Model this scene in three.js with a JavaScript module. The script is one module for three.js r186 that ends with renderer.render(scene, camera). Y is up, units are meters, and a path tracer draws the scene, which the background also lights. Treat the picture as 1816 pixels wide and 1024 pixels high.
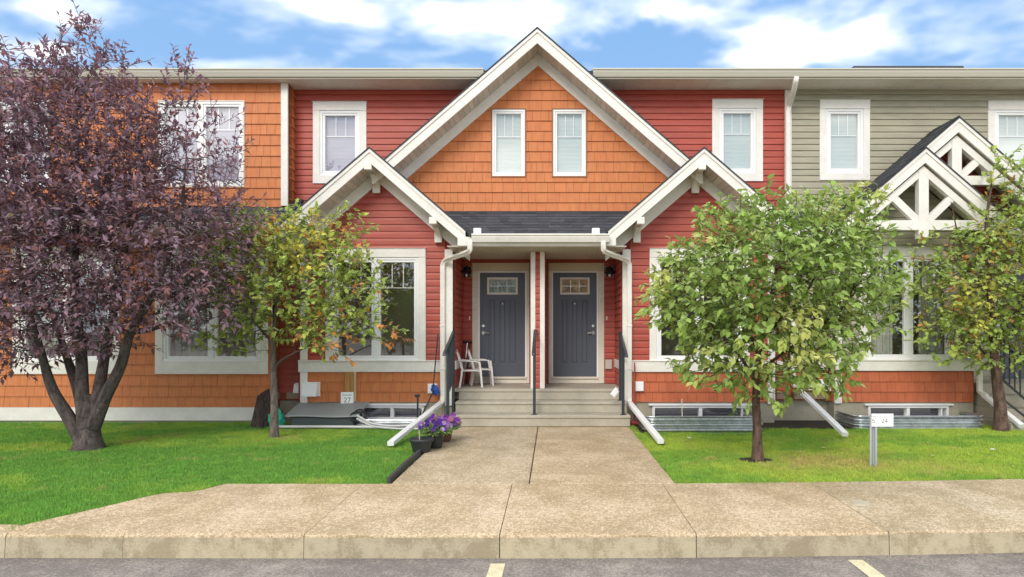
import * as THREE from 'three';
import { mergeGeometries } from 'three/addons/utils/BufferGeometryUtils.js';
import { FontLoader } from 'three/addons/loaders/FontLoader.js';
import { TextGeometry } from 'three/addons/geometries/TextGeometry.js';

// ------------------------------------------------------------------ camera, sky, sun, exposure
const scene = new THREE.Scene();
const F = 1100, VX = 980, VY = 592, EYE = 1.6;               // focal length and vanishing point in photo pixels, eye height
const camera = new THREE.PerspectiveCamera(2 * Math.atan(512 / F) * 180 / Math.PI, 1816 / 1024, 0.1, 900);
camera.position.set(0, EYE, 0);
camera.lookAt(0, EYE, -10);
camera.setViewOffset(1816, 1024, 908 - VX, 512 - VY, 1816, 1024);
const renderer = new THREE.WebGLRenderer({ antialias: true });
renderer.toneMapping = THREE.LinearToneMapping;
renderer.toneMappingExposure = 2.06;
renderer.shadowMap.enabled = true;
const SUN_DIR = new THREE.Vector3(-0.30, 0.66, 0.69).normalize();
const sun = new THREE.DirectionalLight(new THREE.Color().setRGB(1, 0.93, 0.82), 1.1);
sun.position.copy(SUN_DIR).multiplyScalar(60); sun.target.position.set(0, 0, -9);
sun.castShadow = true; sun.shadow.radius = 48; sun.shadow.mapSize.set(2048, 2048);
Object.assign(sun.shadow.camera, { left: -25, right: 25, top: 25, bottom: -25, near: 1, far: 140 });
scene.add(sun, sun.target);

function mulberry(a) { return () => { a = (a + 0x6d2b79f5) | 0; let t = Math.imul(a ^ (a >>> 15), 1 | a); t = (t + Math.imul(t ^ (t >>> 7), 61 | t)) ^ t; return ((t ^ (t >>> 14)) >>> 0) / 4294967296; }; }
const rnd = mulberry(4711);
const rr = (a, b, r = rnd) => a + (b - a) * r();
const clamp = (x, a = 0, b = 1) => Math.min(b, Math.max(a, x));
const smooth = (a, b, x) => { const t = clamp((x - a) / (b - a)); return t * t * (3 - 2 * t); };
const lerp = (a, b, t) => a + (b - a) * t;
// 3D value noise for the sky
const H3 = new Float32Array(4096); { const r = mulberry(99); for (let i = 0; i < 4096; i++) H3[i] = r(); }
const h3 = (x, y, z) => H3[((x * 73 + y * 1571 + z * 8111) % 4096 + 4096) % 4096];
function vn3(x, y, z) {
  const X = Math.floor(x), Y = Math.floor(y), Z = Math.floor(z), f = (t) => t * t * (3 - 2 * t), u = f(x - X), v = f(y - Y), w = f(z - Z);
  return lerp(lerp(lerp(h3(X, Y, Z), h3(X + 1, Y, Z), u), lerp(h3(X, Y + 1, Z), h3(X + 1, Y + 1, Z), u), v),
    lerp(lerp(h3(X, Y, Z + 1), h3(X + 1, Y, Z + 1), u), lerp(h3(X, Y + 1, Z + 1), h3(X + 1, Y + 1, Z + 1), u), v), w);
}
const fbm3 = (x, y, z, o = 5) => { let s = 0, a = 0.5; for (let i = 0; i < o; i++) { s += a * vn3(x, y, z); x = x * 2.03 + 17; y = y * 2.03 + 5; z = z * 2.03 + 11; a *= 0.5; } return s; };
{
  const W = 2048, H = 1024, data = new Float32Array(W * H * 4);
  // cumulus seen over the roofs: bearing / height given as tangent-plane coordinates (x/-z, y/-z), radii
  const banks = [];
  const bank = (px, py, rx, ry, s) => banks.push([(px - VX) / F, (VY - py) / F, rx / F, ry / F, s]);
  bank(810, 40, 115, 46, 0.66); bank(930, 34, 150, 52, 0.66); bank(1060, 30, 130, 44, 0.58); bank(1200, 12, 90, 40, 0.4);
  bank(590, 8, 110, 48, 0.5); bank(660, 45, 70, 30, 0.4);
  bank(1390, 75, 120, 45, 0.5); bank(1520, 85, 150, 35, 0.48); bank(1600, 30, 130, 26, 0.3); bank(1700, 85, 70, 30, 0.35);
  bank(150, 15, 190, 34, 0.42); bank(330, 112, 140, 18, 0.4); bank(60, 95, 90, 25, 0.35);
  bank(460, 75, 70, 20, 0.2); bank(1340, 25, 140, 40, 0.36);
  for (let j = 0; j < H; j++) for (let i = 0; i < W; i++) {
    const th = ((j + 0.5) / H - 0.5) * Math.PI, ph = ((i + 0.5) / W - 0.5) * 2 * Math.PI, c = Math.cos(th);
    const x = c * Math.cos(ph), y = Math.sin(th), z = c * Math.sin(ph), o = (j * W + i) * 4;
    let r, g, b;
    if (y < 0) { r = 0.10; g = 0.10; b = 0.10; } else {
      const t = Math.pow(y, 0.55);
      r = lerp(0.28, 0.055, t); g = lerp(0.40, 0.17, t); b = lerp(0.52, 0.40, t);
      const q = 1 / (y + 0.14), u = x * q, w = z * q;
      const wx = fbm3(u * 0.9 + 3, 1.5, w * 0.9, 3) - 0.5, wz = fbm3(u * 0.9 + 40, 7.5, w * 0.9, 3) - 0.5;
      const n = fbm3(u * 0.75 + wx * 1.3, 0.5, w * 1.1 + wz * 1.3, 5), fine = fbm3(u * 3.2 + wx * 3, 4.5, w * 4.4 + wz * 3, 5);
      const wisp = fbm3(u * 9 + wx * 5, 8.5, w * 13 + wz * 5, 4);
      let den = (n - 0.385) * 2.6 + (fine - 0.48) * 1.1;
      if (z < -0.2 && y > 0.2 && y < 0.62) {
        const a = x / -z, e = y / -z; let m = 0;
        for (const [ca, ce, ra, re, s] of banks) { const dx = (a - ca) / ra, dy = (e - ce) / re; m = Math.max(m, s * Math.exp(-(dx * dx + dy * dy) * 0.8)); }
        const inView = Math.exp(-Math.pow(Math.max(0, Math.abs(a + 0.05) - 0.75) / 0.25, 2)) * Math.exp(-Math.pow(Math.max(0, e - 0.56) / 0.1, 2));
        den = lerp(den, m * 1.75 - 0.72 + (fine - 0.47) * 2.1 + (wisp - 0.47) * 2.0 + (n - 0.5) * 0.5, inView);
      }
      const k = smooth(-0.06, 0.66, den), veil = 0.38 * smooth(-0.7, 0.25, den), cov = clamp(k + veil * (1 - k));
      const br = 0.92 + 0.44 * smooth(0.1, 0.9, den) - 0.5 * (wisp - 0.47) - 0.2 * (fine - 0.45);
      r = lerp(r, br * 1.0, cov); g = lerp(g, br * 0.985, cov); b = lerp(b, br * 0.965, cov);
    }
    data[o] = r; data[o + 1] = g; data[o + 2] = b; data[o + 3] = 1;
  }
  const sky = new THREE.DataTexture(data, W, H, THREE.RGBAFormat, THREE.FloatType);
  sky.mapping = THREE.EquirectangularReflectionMapping; sky.magFilter = THREE.LinearFilter; sky.minFilter = THREE.LinearFilter; sky.wrapS = THREE.RepeatWrapping; sky.needsUpdate = true;
  scene.background = sky; scene.environment = sky;
}

// ------------------------------------------------------------------ scene-graph helpers
const taken = new Map();
function numbered(name) { const n = taken.get(name) ?? 0; taken.set(name, n + 1); return n ? name + '_' + String(n).padStart(3, '0') : name; }
const worldSpace = new Set();
function tag(o, label, category, group) { o.userData.label = label; o.userData.category = category; if (group) o.userData.group = group; return o; }
function thing(name, label, category, pos = [0, 0, 0], group, local = false) {
  const g = new THREE.Group(); g.name = numbered(name); g.position.set(...pos); scene.add(g);
  if (!local) worldSpace.add(g);
  return tag(g, label, category, group);
}
function part(name, geo, mat, parent, kind) {
  const m = new THREE.Mesh(geo.isBufferGeometry ? geo : geo.build(), mat);
  m.name = name; m.castShadow = m.receiveShadow = true;
  if (kind) m.userData.kind = kind;
  if (parent) { parent.add(m); if (worldSpace.has(parent)) m.position.copy(parent.position).negate(); }
  return m;
}
function solo(name, geo, mat, label, category, group) { const m = part(numbered(name), geo, mat); scene.add(m); return tag(m, label, category, group); }
function structure(name, geo, mat) { const m = part(numbered(name), geo, mat); m.userData.kind = 'structure'; scene.add(m); return m; }
function copyOf(o, pos, turn, label, scale) { const c = o.clone(); c.name = numbered(o.name.replace(/_\d{3}$/, '')); c.position.set(...pos); c.rotation.y = turn; if (scale) c.scale.setScalar(scale); c.userData = { ...o.userData, label }; scene.add(c); return c; }

// geometry collector: flat-shaded triangles, uv in metres by dominant axis
const _a = new THREE.Vector3(), _b = new THREE.Vector3(), _c = new THREE.Vector3();
class Geo {
  constructor() { this.p = []; this.u = []; this.parts = []; }
  tri(a, b, c) {
    this.p.push(...a, ...b, ...c);
    _a.set(b[0] - a[0], b[1] - a[1], b[2] - a[2]); _b.set(c[0] - a[0], c[1] - a[1], c[2] - a[2]); _c.crossVectors(_a, _b);
    const ax = Math.abs(_c.x), ay = Math.abs(_c.y), az = Math.abs(_c.z);
    for (const v of [a, b, c]) { if (az >= ax && az >= ay) this.u.push(v[0], v[1]); else if (ay >= ax) this.u.push(v[0], v[2]); else this.u.push(v[2], v[1]); }
  }
  quad(a, b, c, d) { this.tri(a, b, c); this.tri(a, c, d); return this; }
  box(x0, x1, y0, y1, z0, z1) { return this.cbox(x0, x1, y0, y1, z0, z1, 0); }
  // chamfered box
  cbox(x0, x1, y0, y1, z0, z1, c = 0.004) {
    if (x0 > x1) [x0, x1] = [x1, x0]; if (y0 > y1) [y0, y1] = [y1, y0]; if (z0 > z1) [z0, z1] = [z1, z0];
    const X = [x0, x1], Y = [y0, y1], Z = [z0, z1], s = [1, -1];
    if (c <= 0) {
      const v = (i, j, k) => [X[i], Y[j], Z[k]];
      this.quad(v(0, 0, 1), v(1, 0, 1), v(1, 1, 1), v(0, 1, 1)); this.quad(v(1, 0, 0), v(0, 0, 0), v(0, 1, 0), v(1, 1, 0));
      this.quad(v(1, 0, 1), v(1, 0, 0), v(1, 1, 0), v(1, 1, 1)); this.quad(v(0, 0, 0), v(0, 0, 1), v(0, 1, 1), v(0, 1, 0));
      this.quad(v(0, 1, 1), v(1, 1, 1), v(1, 1, 0), v(0, 1, 0)); this.quad(v(0, 0, 0), v(1, 0, 0), v(1, 0, 1), v(0, 0, 1)); return this;
    }
    const px = (i, j, k) => [X[i], Y[j] + c * s[j], Z[k] + c * s[k]], py = (i, j, k) => [X[i] + c * s[i], Y[j], Z[k] + c * s[k]], pz = (i, j, k) => [X[i] + c * s[i], Y[j] + c * s[j], Z[k]];
    this.quad(pz(0, 0, 1), pz(1, 0, 1), pz(1, 1, 1), pz(0, 1, 1)); this.quad(pz(1, 0, 0), pz(0, 0, 0), pz(0, 1, 0), pz(1, 1, 0));
    this.quad(px(1, 0, 1), px(1, 0, 0), px(1, 1, 0), px(1, 1, 1)); this.quad(px(0, 0, 0), px(0, 0, 1), px(0, 1, 1), px(0, 1, 0));
    this.quad(py(0, 1, 1), py(1, 1, 1), py(1, 1, 0), py(0, 1, 0)); this.quad(py(0, 0, 0), py(1, 0, 0), py(1, 0, 1), py(0, 0, 1));
    for (const j of [0, 1]) for (const k of [0, 1]) this.face([py(0, j, k), py(1, j, k), pz(1, j, k), pz(0, j, k)], [0, s[j] * -1, s[k] * -1]);
    for (const i of [0, 1]) for (const k of [0, 1]) this.face([px(i, 0, k), px(i, 1, k), pz(i, 1, k), pz(i, 0, k)], [-s[i], 0, -s[k]]);
    for (const i of [0, 1]) for (const j of [0, 1]) this.face([px(i, j, 0), px(i, j, 1), py(i, j, 1), py(i, j, 0)], [-s[i], -s[j], 0]);
    for (const i of [0, 1]) for (const j of [0, 1]) for (const k of [0, 1]) this.face([px(i, j, k), py(i, j, k), pz(i, j, k)], [-s[i], -s[j], -s[k]]);
    return this;
  }
  face(v, n) { // convex polygon turned to face n
    _a.set(v[1][0] - v[0][0], v[1][1] - v[0][1], v[1][2] - v[0][2]); _b.set(v[2][0] - v[0][0], v[2][1] - v[0][1], v[2][2] - v[0][2]); _c.crossVectors(_a, _b);
    if (_c.x * n[0] + _c.y * n[1] + _c.z * n[2] < 0) v = [...v].reverse();
    for (let i = 1; i + 1 < v.length; i++) this.tri(v[0], v[i], v[i + 1]);
    return this;
  }
  // prism of a convex XY polygon between z0 and z1
  prism(poly, z0, z1) {
    if (area(poly) < 0) poly = [...poly].reverse();
    this.face(poly.map(([x, y]) => [x, y, z1]), [0, 0, 1]); this.face(poly.map(([x, y]) => [x, y, z0]), [0, 0, -1]);
    poly.forEach(([x, y], i) => { const [X, Y] = poly[(i + 1) % poly.length]; this.quad([x, y, z0], [X, Y, z0], [X, Y, z1], [x, y, z1]); });
    return this;
  }
  // a convex (z, y) profile drawn out along x
  extrudeX(prof, x0, x1) {
    const n = prof.length; let s = 0; for (let i = 0; i < n; i++) { const [a, b] = prof[i], [c, d] = prof[(i + 1) % n]; s += a * d - c * b; }
    if (s > 0) prof = [...prof].reverse();
    this.face(prof.map(([z, y]) => [x0, y, z]), [-1, 0, 0]); this.face(prof.map(([z, y]) => [x1, y, z]), [1, 0, 0]);
    prof.forEach(([z, y], i) => { const [Z, Y] = prof[(i + 1) % n]; this.quad([x0, y, z], [x1, y, z], [x1, Y, Z], [x0, Y, Z]); });
    return this;
  }
  // profile [u, v] swept along a path; side = first axis at the start
  sweep(prof, pts, up = [0, 1, 0], caps = true) {
    const P = pts.map((p) => new THREE.Vector3(...p)), rings = [], U = new THREE.Vector3(...up);
    P.forEach((p, i) => {
      const t = new THREE.Vector3(); if (i) t.add(P[i].clone().sub(P[i - 1]).normalize()); if (i < P.length - 1) t.add(P[i + 1].clone().sub(P[i]).normalize()); t.normalize();
      const s = new THREE.Vector3().crossVectors(t, U); if (s.lengthSq() < 1e-6) s.set(1, 0, 0); s.normalize();
      const w = new THREE.Vector3().crossVectors(s, t).normalize();
      U.copy(w);
      rings.push(prof.map(([a, b]) => p.clone().addScaledVector(s, a).addScaledVector(w, b).toArray()));
    });
    const n = prof.length;
    for (let i = 0; i + 1 < rings.length; i++) for (let k = 0; k < n; k++) { const q = (k + 1) % n; this.quad(rings[i][k], rings[i + 1][k], rings[i + 1][q], rings[i][q]); }
    if (caps) { const e = rings.length - 1, d0 = P[0].clone().sub(P[1]).toArray(), d1 = P[e].clone().sub(P[e - 1]).toArray(); this.face(rings[0], d0); this.face(rings[e], d1); }
    return this;
  }
  tube(pts, r, n = 8) { return this.sweep(ring(r, n), pts, Math.abs(pts[0][1] - pts[1][1]) > 0.9 * Math.hypot(pts[0][0] - pts[1][0], pts[0][1] - pts[1][1], pts[0][2] - pts[1][2]) ? [0, 0, 1] : [0, 1, 0]); }
  add(g, m) { const q = (g.index ? g.toNonIndexed() : g.clone()); if (m) q.applyMatrix4(m); for (const k of Object.keys(q.attributes)) if (!['position', 'normal', 'uv'].includes(k)) q.deleteAttribute(k); this.parts.push(q); return this; }
  xform(m) { const v = new THREE.Vector3(); for (let i = 0; i < this.p.length; i += 3) { v.set(this.p[i], this.p[i + 1], this.p[i + 2]).applyMatrix4(m); this.p[i] = v.x; this.p[i + 1] = v.y; this.p[i + 2] = v.z; } return this; }
  build() {
    const g = new THREE.BufferGeometry();
    g.setAttribute('position', new THREE.Float32BufferAttribute(this.p, 3)); g.setAttribute('uv', new THREE.Float32BufferAttribute(this.u, 2)); g.computeVertexNormals();
    return this.parts.length ? mergeGeometries(this.p.length ? [g, ...this.parts] : this.parts) : g;
  }
}
const ring = (r, n = 8, a0 = 0) => Array.from({ length: n }, (_, i) => [r * Math.cos(a0 - i / n * 2 * Math.PI), r * Math.sin(a0 - i / n * 2 * Math.PI)]);
const rect = (w, h) => [[-w / 2, -h / 2], [-w / 2, h / 2], [w / 2, h / 2], [w / 2, -h / 2]];
const area = (p) => { let s = 0; for (let i = 0; i < p.length; i++) { const [a, b] = p[i], [c, d] = p[(i + 1) % p.length]; s += a * d - c * b; } return s / 2; };
const T = (x, y, z, ry = 0, rx = 0, rz = 0, s = 1) => new THREE.Matrix4().compose(new THREE.Vector3(x, y, z), new THREE.Quaternion().setFromEuler(new THREE.Euler(rx, ry, rz, 'YXZ')), new THREE.Vector3(s, s, s));
// photo pixel at a depth -> metres (only used to measure sizes)
const mx = (px, d) => (px - VX) * d / F, my = (py, d) => EYE + (VY - py) * d / F, at = (px, py, d) => [mx(px, d), my(py, d), -d];
// convex polygon clipping: keep a*x + b*y <= c
function clip(poly, a, b, c) {
  const out = [];
  poly.forEach((p, i) => {
    const q = poly[(i + 1) % poly.length], dp = a * p[0] + b * p[1] - c, dq = a * q[0] + b * q[1] - c;
    if (dp <= 1e-9) out.push(p);
    if ((dp < -1e-9 && dq > 1e-9) || (dp > 1e-9 && dq < -1e-9)) { const t = dp / (dp - dq); out.push([lerp(p[0], q[0], t), lerp(p[1], q[1], t)]); }
  });
  return out.length > 2 ? out : [];
}
const clipRect = (p, x0, x1, y0, y1) => { for (const h of [[-1, 0, -x0], [1, 0, x1], [0, -1, -y0], [0, 1, y1]]) if (p.length) p = clip(p, ...h); return p; };
function minus(polys, [x0, x1, y0, y1]) {
  const out = [];
  for (const p of polys) {
    const inside = clipRect(p, x0, x1, y0, y1);
    if (!inside.length || Math.abs(area(inside)) < 1e-7) { out.push(p); continue; }
    out.push(clip(p, 1, 0, x0), clip(p, -1, 0, -x1));
    const mid = clip(clip(p, -1, 0, -x0), 1, 0, x1);
    out.push(clip(mid, 0, 1, y0), clip(mid, 0, -1, -y1));
  }
  return out.filter((p) => p.length > 2 && Math.abs(area(p)) > 4e-4);
}

// ------------------------------------------------------------------ procedural textures and materials
function field(size, layers, seed = 1) { // tileable value noise, layers [cellsX, cellsY, amplitude]
  const out = new Float32Array(size * size); let tot = 0; const r = mulberry(seed);
  for (const [cx, cy, a] of layers) {
    tot += a; const g = new Float32Array(cx * cy); for (let i = 0; i < g.length; i++) g[i] = r();
    for (let j = 0; j < size; j++) {
      const fy = j / size * cy, y0 = Math.floor(fy), ty = (fy - y0) * (fy - y0) * (3 - 2 * (fy - y0)), r0 = (y0 % cy) * cx, r1 = ((y0 + 1) % cy) * cx;
      for (let i = 0; i < size; i++) {
        const fx = i / size * cx, x0 = Math.floor(fx), tx = (fx - x0) * (fx - x0) * (3 - 2 * (fx - x0)), a0 = x0 % cx, a1 = (x0 + 1) % cx;
        out[j * size + i] += a * lerp(lerp(g[r0 + a0], g[r0 + a1], tx), lerp(g[r1 + a0], g[r1 + a1], tx), ty);
      }
    }
  }
  for (let i = 0; i < out.length; i++) out[i] /= tot;
  return out;
}
function texture(size, f, srgb, metres) {
  const d = new Uint8Array(size * size * 4);
  for (let i = 0; i < size * size; i++) { const c = f(i); d[i * 4] = clamp(c[0], 0, 1) * 255; d[i * 4 + 1] = clamp(c[1], 0, 1) * 255; d[i * 4 + 2] = clamp(c[2], 0, 1) * 255; d[i * 4 + 3] = 255; }
  const t = new THREE.DataTexture(d, size, size); t.wrapS = t.wrapT = THREE.RepeatWrapping; t.magFilter = THREE.LinearFilter; t.minFilter = THREE.LinearMipmapLinearFilter; t.generateMipmaps = true;
  if (srgb) t.colorSpace = THREE.SRGBColorSpace; t.repeat.set(1 / metres, 1 / metres); t.needsUpdate = true; return t;
}
const grey = (fl, lo, hi, m) => texture(Math.sqrt(fl.length), (i) => { const v = lerp(lo, hi, fl[i]); return [v, v, v]; }, true, m);
const bumpOf = (fl, m) => texture(Math.sqrt(fl.length), (i) => [fl[i], fl[i], fl[i]], false, m);
const std = (o) => new THREE.MeshStandardMaterial(o);
const lin = (r, g, b) => new THREE.Color().setRGB(r, g, b);

const fPaint = field(512, [[6, 6, 1], [24, 24, 0.7], [120, 120, 0.6]], 3), fVinyl = field(512, [[4, 20, 0.8], [8, 120, 0.9], [60, 200, 0.5]], 5);
const fShake = field(512, [[200, 6, 1], [90, 4, 0.9], [14, 10, 0.7]], 7), fRough = field(1024, [[300, 300, 1], [120, 120, 0.8], [30, 30, 0.5], [6, 6, 0.7]], 9);
const tPaint = grey(fPaint, 0.92, 1.03, 1.7), tVinyl = grey(fVinyl, 0.86, 1.06, 1.3), tShake = grey(fShake, 0.88, 1.07, 0.9), bShake = bumpOf(fShake, 0.9), bVinyl = bumpOf(fVinyl, 1.3);
const fAgg = field(1024, [[420, 420, 1.1], [190, 190, 1.0], [70, 70, 0.35], [9, 9, 0.5]], 11), fBlot = field(1024, [[4, 4, 1], [11, 11, 0.8], [40, 40, 0.5]], 12);
const tAgg = texture(1024, (i) => { const s = smooth(0.40, 0.66, fAgg[i]), b = fBlot[i] - 0.5, k = 0.745 + 0.19 * s + 0.11 * b; return [k * (0.98 + 0.02 * s), k * (0.885 + 0.035 * s + 0.03 * b), k * (0.71 + 0.07 * s + 0.10 * b)]; }, true, 2.3), bAgg = bumpOf(fAgg, 2.3);
const tStep = texture(1024, (i) => { const k = 0.76 + 0.16 * fBlot[i] + 0.10 * (fRough[i] - 0.5); return [k, k * 0.965, k * (0.86 + 0.05 * fRough[i])]; }, true, 1.9), bRough = bumpOf(fRough, 1.9);
const fStain = field(1024, [[3, 9, 0.6], [14, 10, 0.8], [60, 40, 0.8], [260, 260, 0.7]], 13), tKerb = texture(1024, (i) => { const d = smooth(0.28, 0.55, fStain[i]), k = 0.78 + 0.07 * d + 0.14 * (fStain[i] - 0.5); return [k, k * (0.955 + 0.02 * d), k * (0.87 + 0.04 * d)]; }, true, 2.6);
const fTar = field(1024, [[400, 400, 1.2], [160, 160, 0.6], [24, 24, 0.5], [5, 5, 0.6]], 15);
const tTar = texture(1024, (i) => { const s = smooth(0.25, 0.8, fTar[i]), k = 0.46 + 0.22 * s; return [k * 1.0, k * 0.945, k * 0.89]; }, true, 2.7), bTar = bumpOf(fTar, 2.7);
const fRoof = field(512, [[160, 160, 1], [20, 60, 0.6]], 17), tRoof = texture(512, (i) => { const k = 0.17 + 0.17 * fRoof[i]; return [k, k * 1.02, k * 1.08]; }, true, 0.8), bRoof = bumpOf(fRoof, 0.8);
const fBark = field(512, [[40, 6, 1.2], [90, 20, 0.9], [18, 4, 0.8], [200, 120, 0.4]], 19), tBark = grey(fBark, 0.35, 1.15, 0.5), bBark = bumpOf(fBark, 0.5);
const fWood = field(512, [[40, 3, 1], [110, 6, 0.7]], 21), tWood = grey(fWood, 0.72, 1.05, 0.5);

const trimMat = std({ color: lin(0.84, 0.805, 0.735), map: tPaint, roughness: 0.55 });
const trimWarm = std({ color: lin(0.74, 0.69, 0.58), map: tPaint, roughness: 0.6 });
const whiteVinyl = std({ color: lin(0.85, 0.85, 0.84), roughness: 0.35 });
const gutterMat = std({ color: lin(0.55, 0.52, 0.43), roughness: 0.45 });
const soffitMat = std({ color: lin(0.80, 0.755, 0.69), map: tPaint, roughness: 0.7 });
const soffitPlank = [0.98, 0.9, 0.84].map((k) => std({ color: lin(0.74 * k, 0.70 * k, 0.62 * k), map: tPaint, roughness: 0.65 }));
const variants = (r, g, b, ks, o) => ks.map(([k, h]) => std({ color: lin(r * k, g * k * h, b * k * h), ...o }));
const redVinyl = variants(0.44, 0.076, 0.048, [[1, 1], [0.97, 1.03], [1.03, 0.98], [0.99, 1.01]], { map: tVinyl, roughness: 0.52, bumpMap: bVinyl, bumpScale: 0.0006 });
const greenVinyl = variants(0.40, 0.37, 0.265, [[1, 1], [0.96, 1.01], [1.03, 0.99]], { map: tVinyl, roughness: 0.45, bumpMap: bVinyl, bumpScale: 0.0006 });
const orangeShake = variants(0.60, 0.192, 0.056, [[1, 1], [0.97, 0.98], [1.03, 1.01], [0.99, 1.04], [1.0, 0.96]], { map: tShake, roughness: 0.62, bumpMap: bShake, bumpScale: 0.0012 });
const rustShake = variants(0.54, 0.135, 0.052, [[1, 1], [0.94, 0.98], [1.05, 1.02], [0.98, 1.06]], { map: tShake, roughness: 0.62, bumpMap: bShake, bumpScale: 0.0012 });
const redBack = std({ color: lin(0.25, 0.035, 0.03), roughness: 0.9 }), orangeBack = std({ color: lin(0.30, 0.075, 0.022), roughness: 0.9 }), greenBack = std({ color: lin(0.2, 0.19, 0.13), roughness: 0.9 });
const roofMat = std({ color: 0xffffff, map: tRoof, roughness: 0.95, bumpMap: bRoof, bumpScale: 0.003 });
const roofTabs = [0.85, 1.05, 1.3].map((k) => std({ color: lin(k, k, k * 1.02), map: tRoof, roughness: 0.95, bumpMap: bRoof, bumpScale: 0.003 }));
const concreteMat = std({ color: lin(0.63, 0.615, 0.585), map: tStep, roughness: 0.9, bumpMap: bRough, bumpScale: 0.003 });
const foundationMat = std({ color: lin(0.60, 0.585, 0.535), map: tStep, roughness: 0.92, bumpMap: bRough, bumpScale: 0.004 });
const walkMats = [[0.74, 0.69, 0.66], [0.70, 0.675, 0.665], [0.75, 0.705, 0.68]].map((c) => std({ color: lin(...c), map: tAgg, roughness: 0.92, bumpMap: bAgg, bumpScale: 0.005 }));
const kerbFace = [[0.66, 0.60, 0.47], [0.62, 0.565, 0.45]].map((c) => std({ color: lin(...c), map: tKerb, roughness: 0.92, bumpMap: bRough, bumpScale: 0.004 }));
const asphaltMat = std({ color: lin(0.82, 0.81, 0.8), map: tTar, roughness: 0.9, bumpMap: bTar, bumpScale: 0.003 });
const roadPaint = std({ color: lin(0.80, 0.72, 0.46), map: grey(field(512, [[90, 90, 1], [200, 200, 1], [12, 12, 0.8]], 23), 0.72, 1.06, 0.6), roughness: 0.8 });
const doorMat = std({ color: lin(0.078, 0.088, 0.115), roughness: 0.42 });
const steelDark = std({ color: lin(0.035, 0.042, 0.05), roughness: 0.4, metalness: 0.2 });
const blackMat = std({ color: lin(0.015, 0.015, 0.017), roughness: 0.5 });
const nickel = std({ color: lin(0.72, 0.70, 0.66), roughness: 0.25, metalness: 1 });
const galvanised = std({ color: lin(0.66, 0.69, 0.71), roughness: 0.32, metalness: 0.9, map: grey(field(512, [[40, 40, 1], [9, 9, 0.7]], 25), 0.8, 1.05, 0.7) });
const glassMat = new THREE.MeshPhysicalMaterial({ color: 0xffffff, transmission: 1, roughness: 0.02, thickness: 0, ior: 2.5 });
const bulbGlass = new THREE.MeshPhysicalMaterial({ color: 0xffffff, transmission: 1, roughness: 0.12, thickness: 0, ior: 1.5 });
const blindPale = std({ color: lin(0.47, 0.545, 0.505), roughness: 0.9 }), blindLilac = std({ color: lin(0.38, 0.365, 0.44), roughness: 0.9 }), curtainMat = std({ color: lin(0.40, 0.42, 0.36), roughness: 0.95 });
const roomMat = std({ color: lin(0.74, 0.73, 0.68), roughness: 0.95 }), floorMat = std({ color: lin(0.30, 0.22, 0.15), roughness: 0.7 });
const plasticWhite = std({ color: lin(0.72, 0.69, 0.66), roughness: 0.45 });
const soilMat = std({ color: lin(0.065, 0.05, 0.04), roughness: 1, bumpMap: bRough, bumpScale: 0.02, map: tStep });

// ------------------------------------------------------------------ ground, road, pavement, path, lawns
const A = 11.2, B = 11.5, D = 12.4;                      // depths of the bay fronts, the main wall and the doors
structure('ground', new Geo().box(-300, 300, -1.2, -0.7, -300, 300), std({ color: lin(0.16, 0.15, 0.12), roughness: 1 }));
const bend = (x) => x > -0.43 ? 0.0072 * (x + 0.43) ** 2 : 0.0008 * (x + 0.43) ** 2;     // the street curves gently away to the right
const kerbZ = (x) => -(5.03 + bend(x)), backZ = (x) => -(6.6 + bend(x)), kerbY = -0.03, roadY = -0.222;
{
  const g = new Geo();
  g.quad([-60, roadY, 40], [60, roadY, 40], [60, roadY, -9], [-60, roadY, -9]);
  const road = structure('road', g, asphaltMat);
  const stripe = (x0, z0, x1, z1, w, label) => {
    const s = new Geo(), n = 14, r = mulberry(Math.round(x0 * 100) + 7), L = [], R = [];
    for (let i = 0; i <= n; i++) { const t = i / n; L.push([lerp(x0, x1, t) - w / 2 + rr(-0.003, 0.003, r), roadY + 0.004, lerp(z0, z1, t)]); R.push([lerp(x0, x1, t) + w / 2 + rr(-0.003, 0.003, r), roadY + 0.004, lerp(z0, z1, t)]); }
    for (let i = 0; i < n; i++) s.quad(L[i], R[i], R[i + 1], L[i + 1]);
    part('parking_line', s, roadPaint, road).userData.label = label;
  };
  stripe(-0.435, -4.90, -0.475, -0.6, 0.115, 'cream painted parking line at the kerb joint'); stripe(2.43, -4.98, 2.39, -0.6, 0.125, 'cream painted parking line at the right');
}
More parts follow.
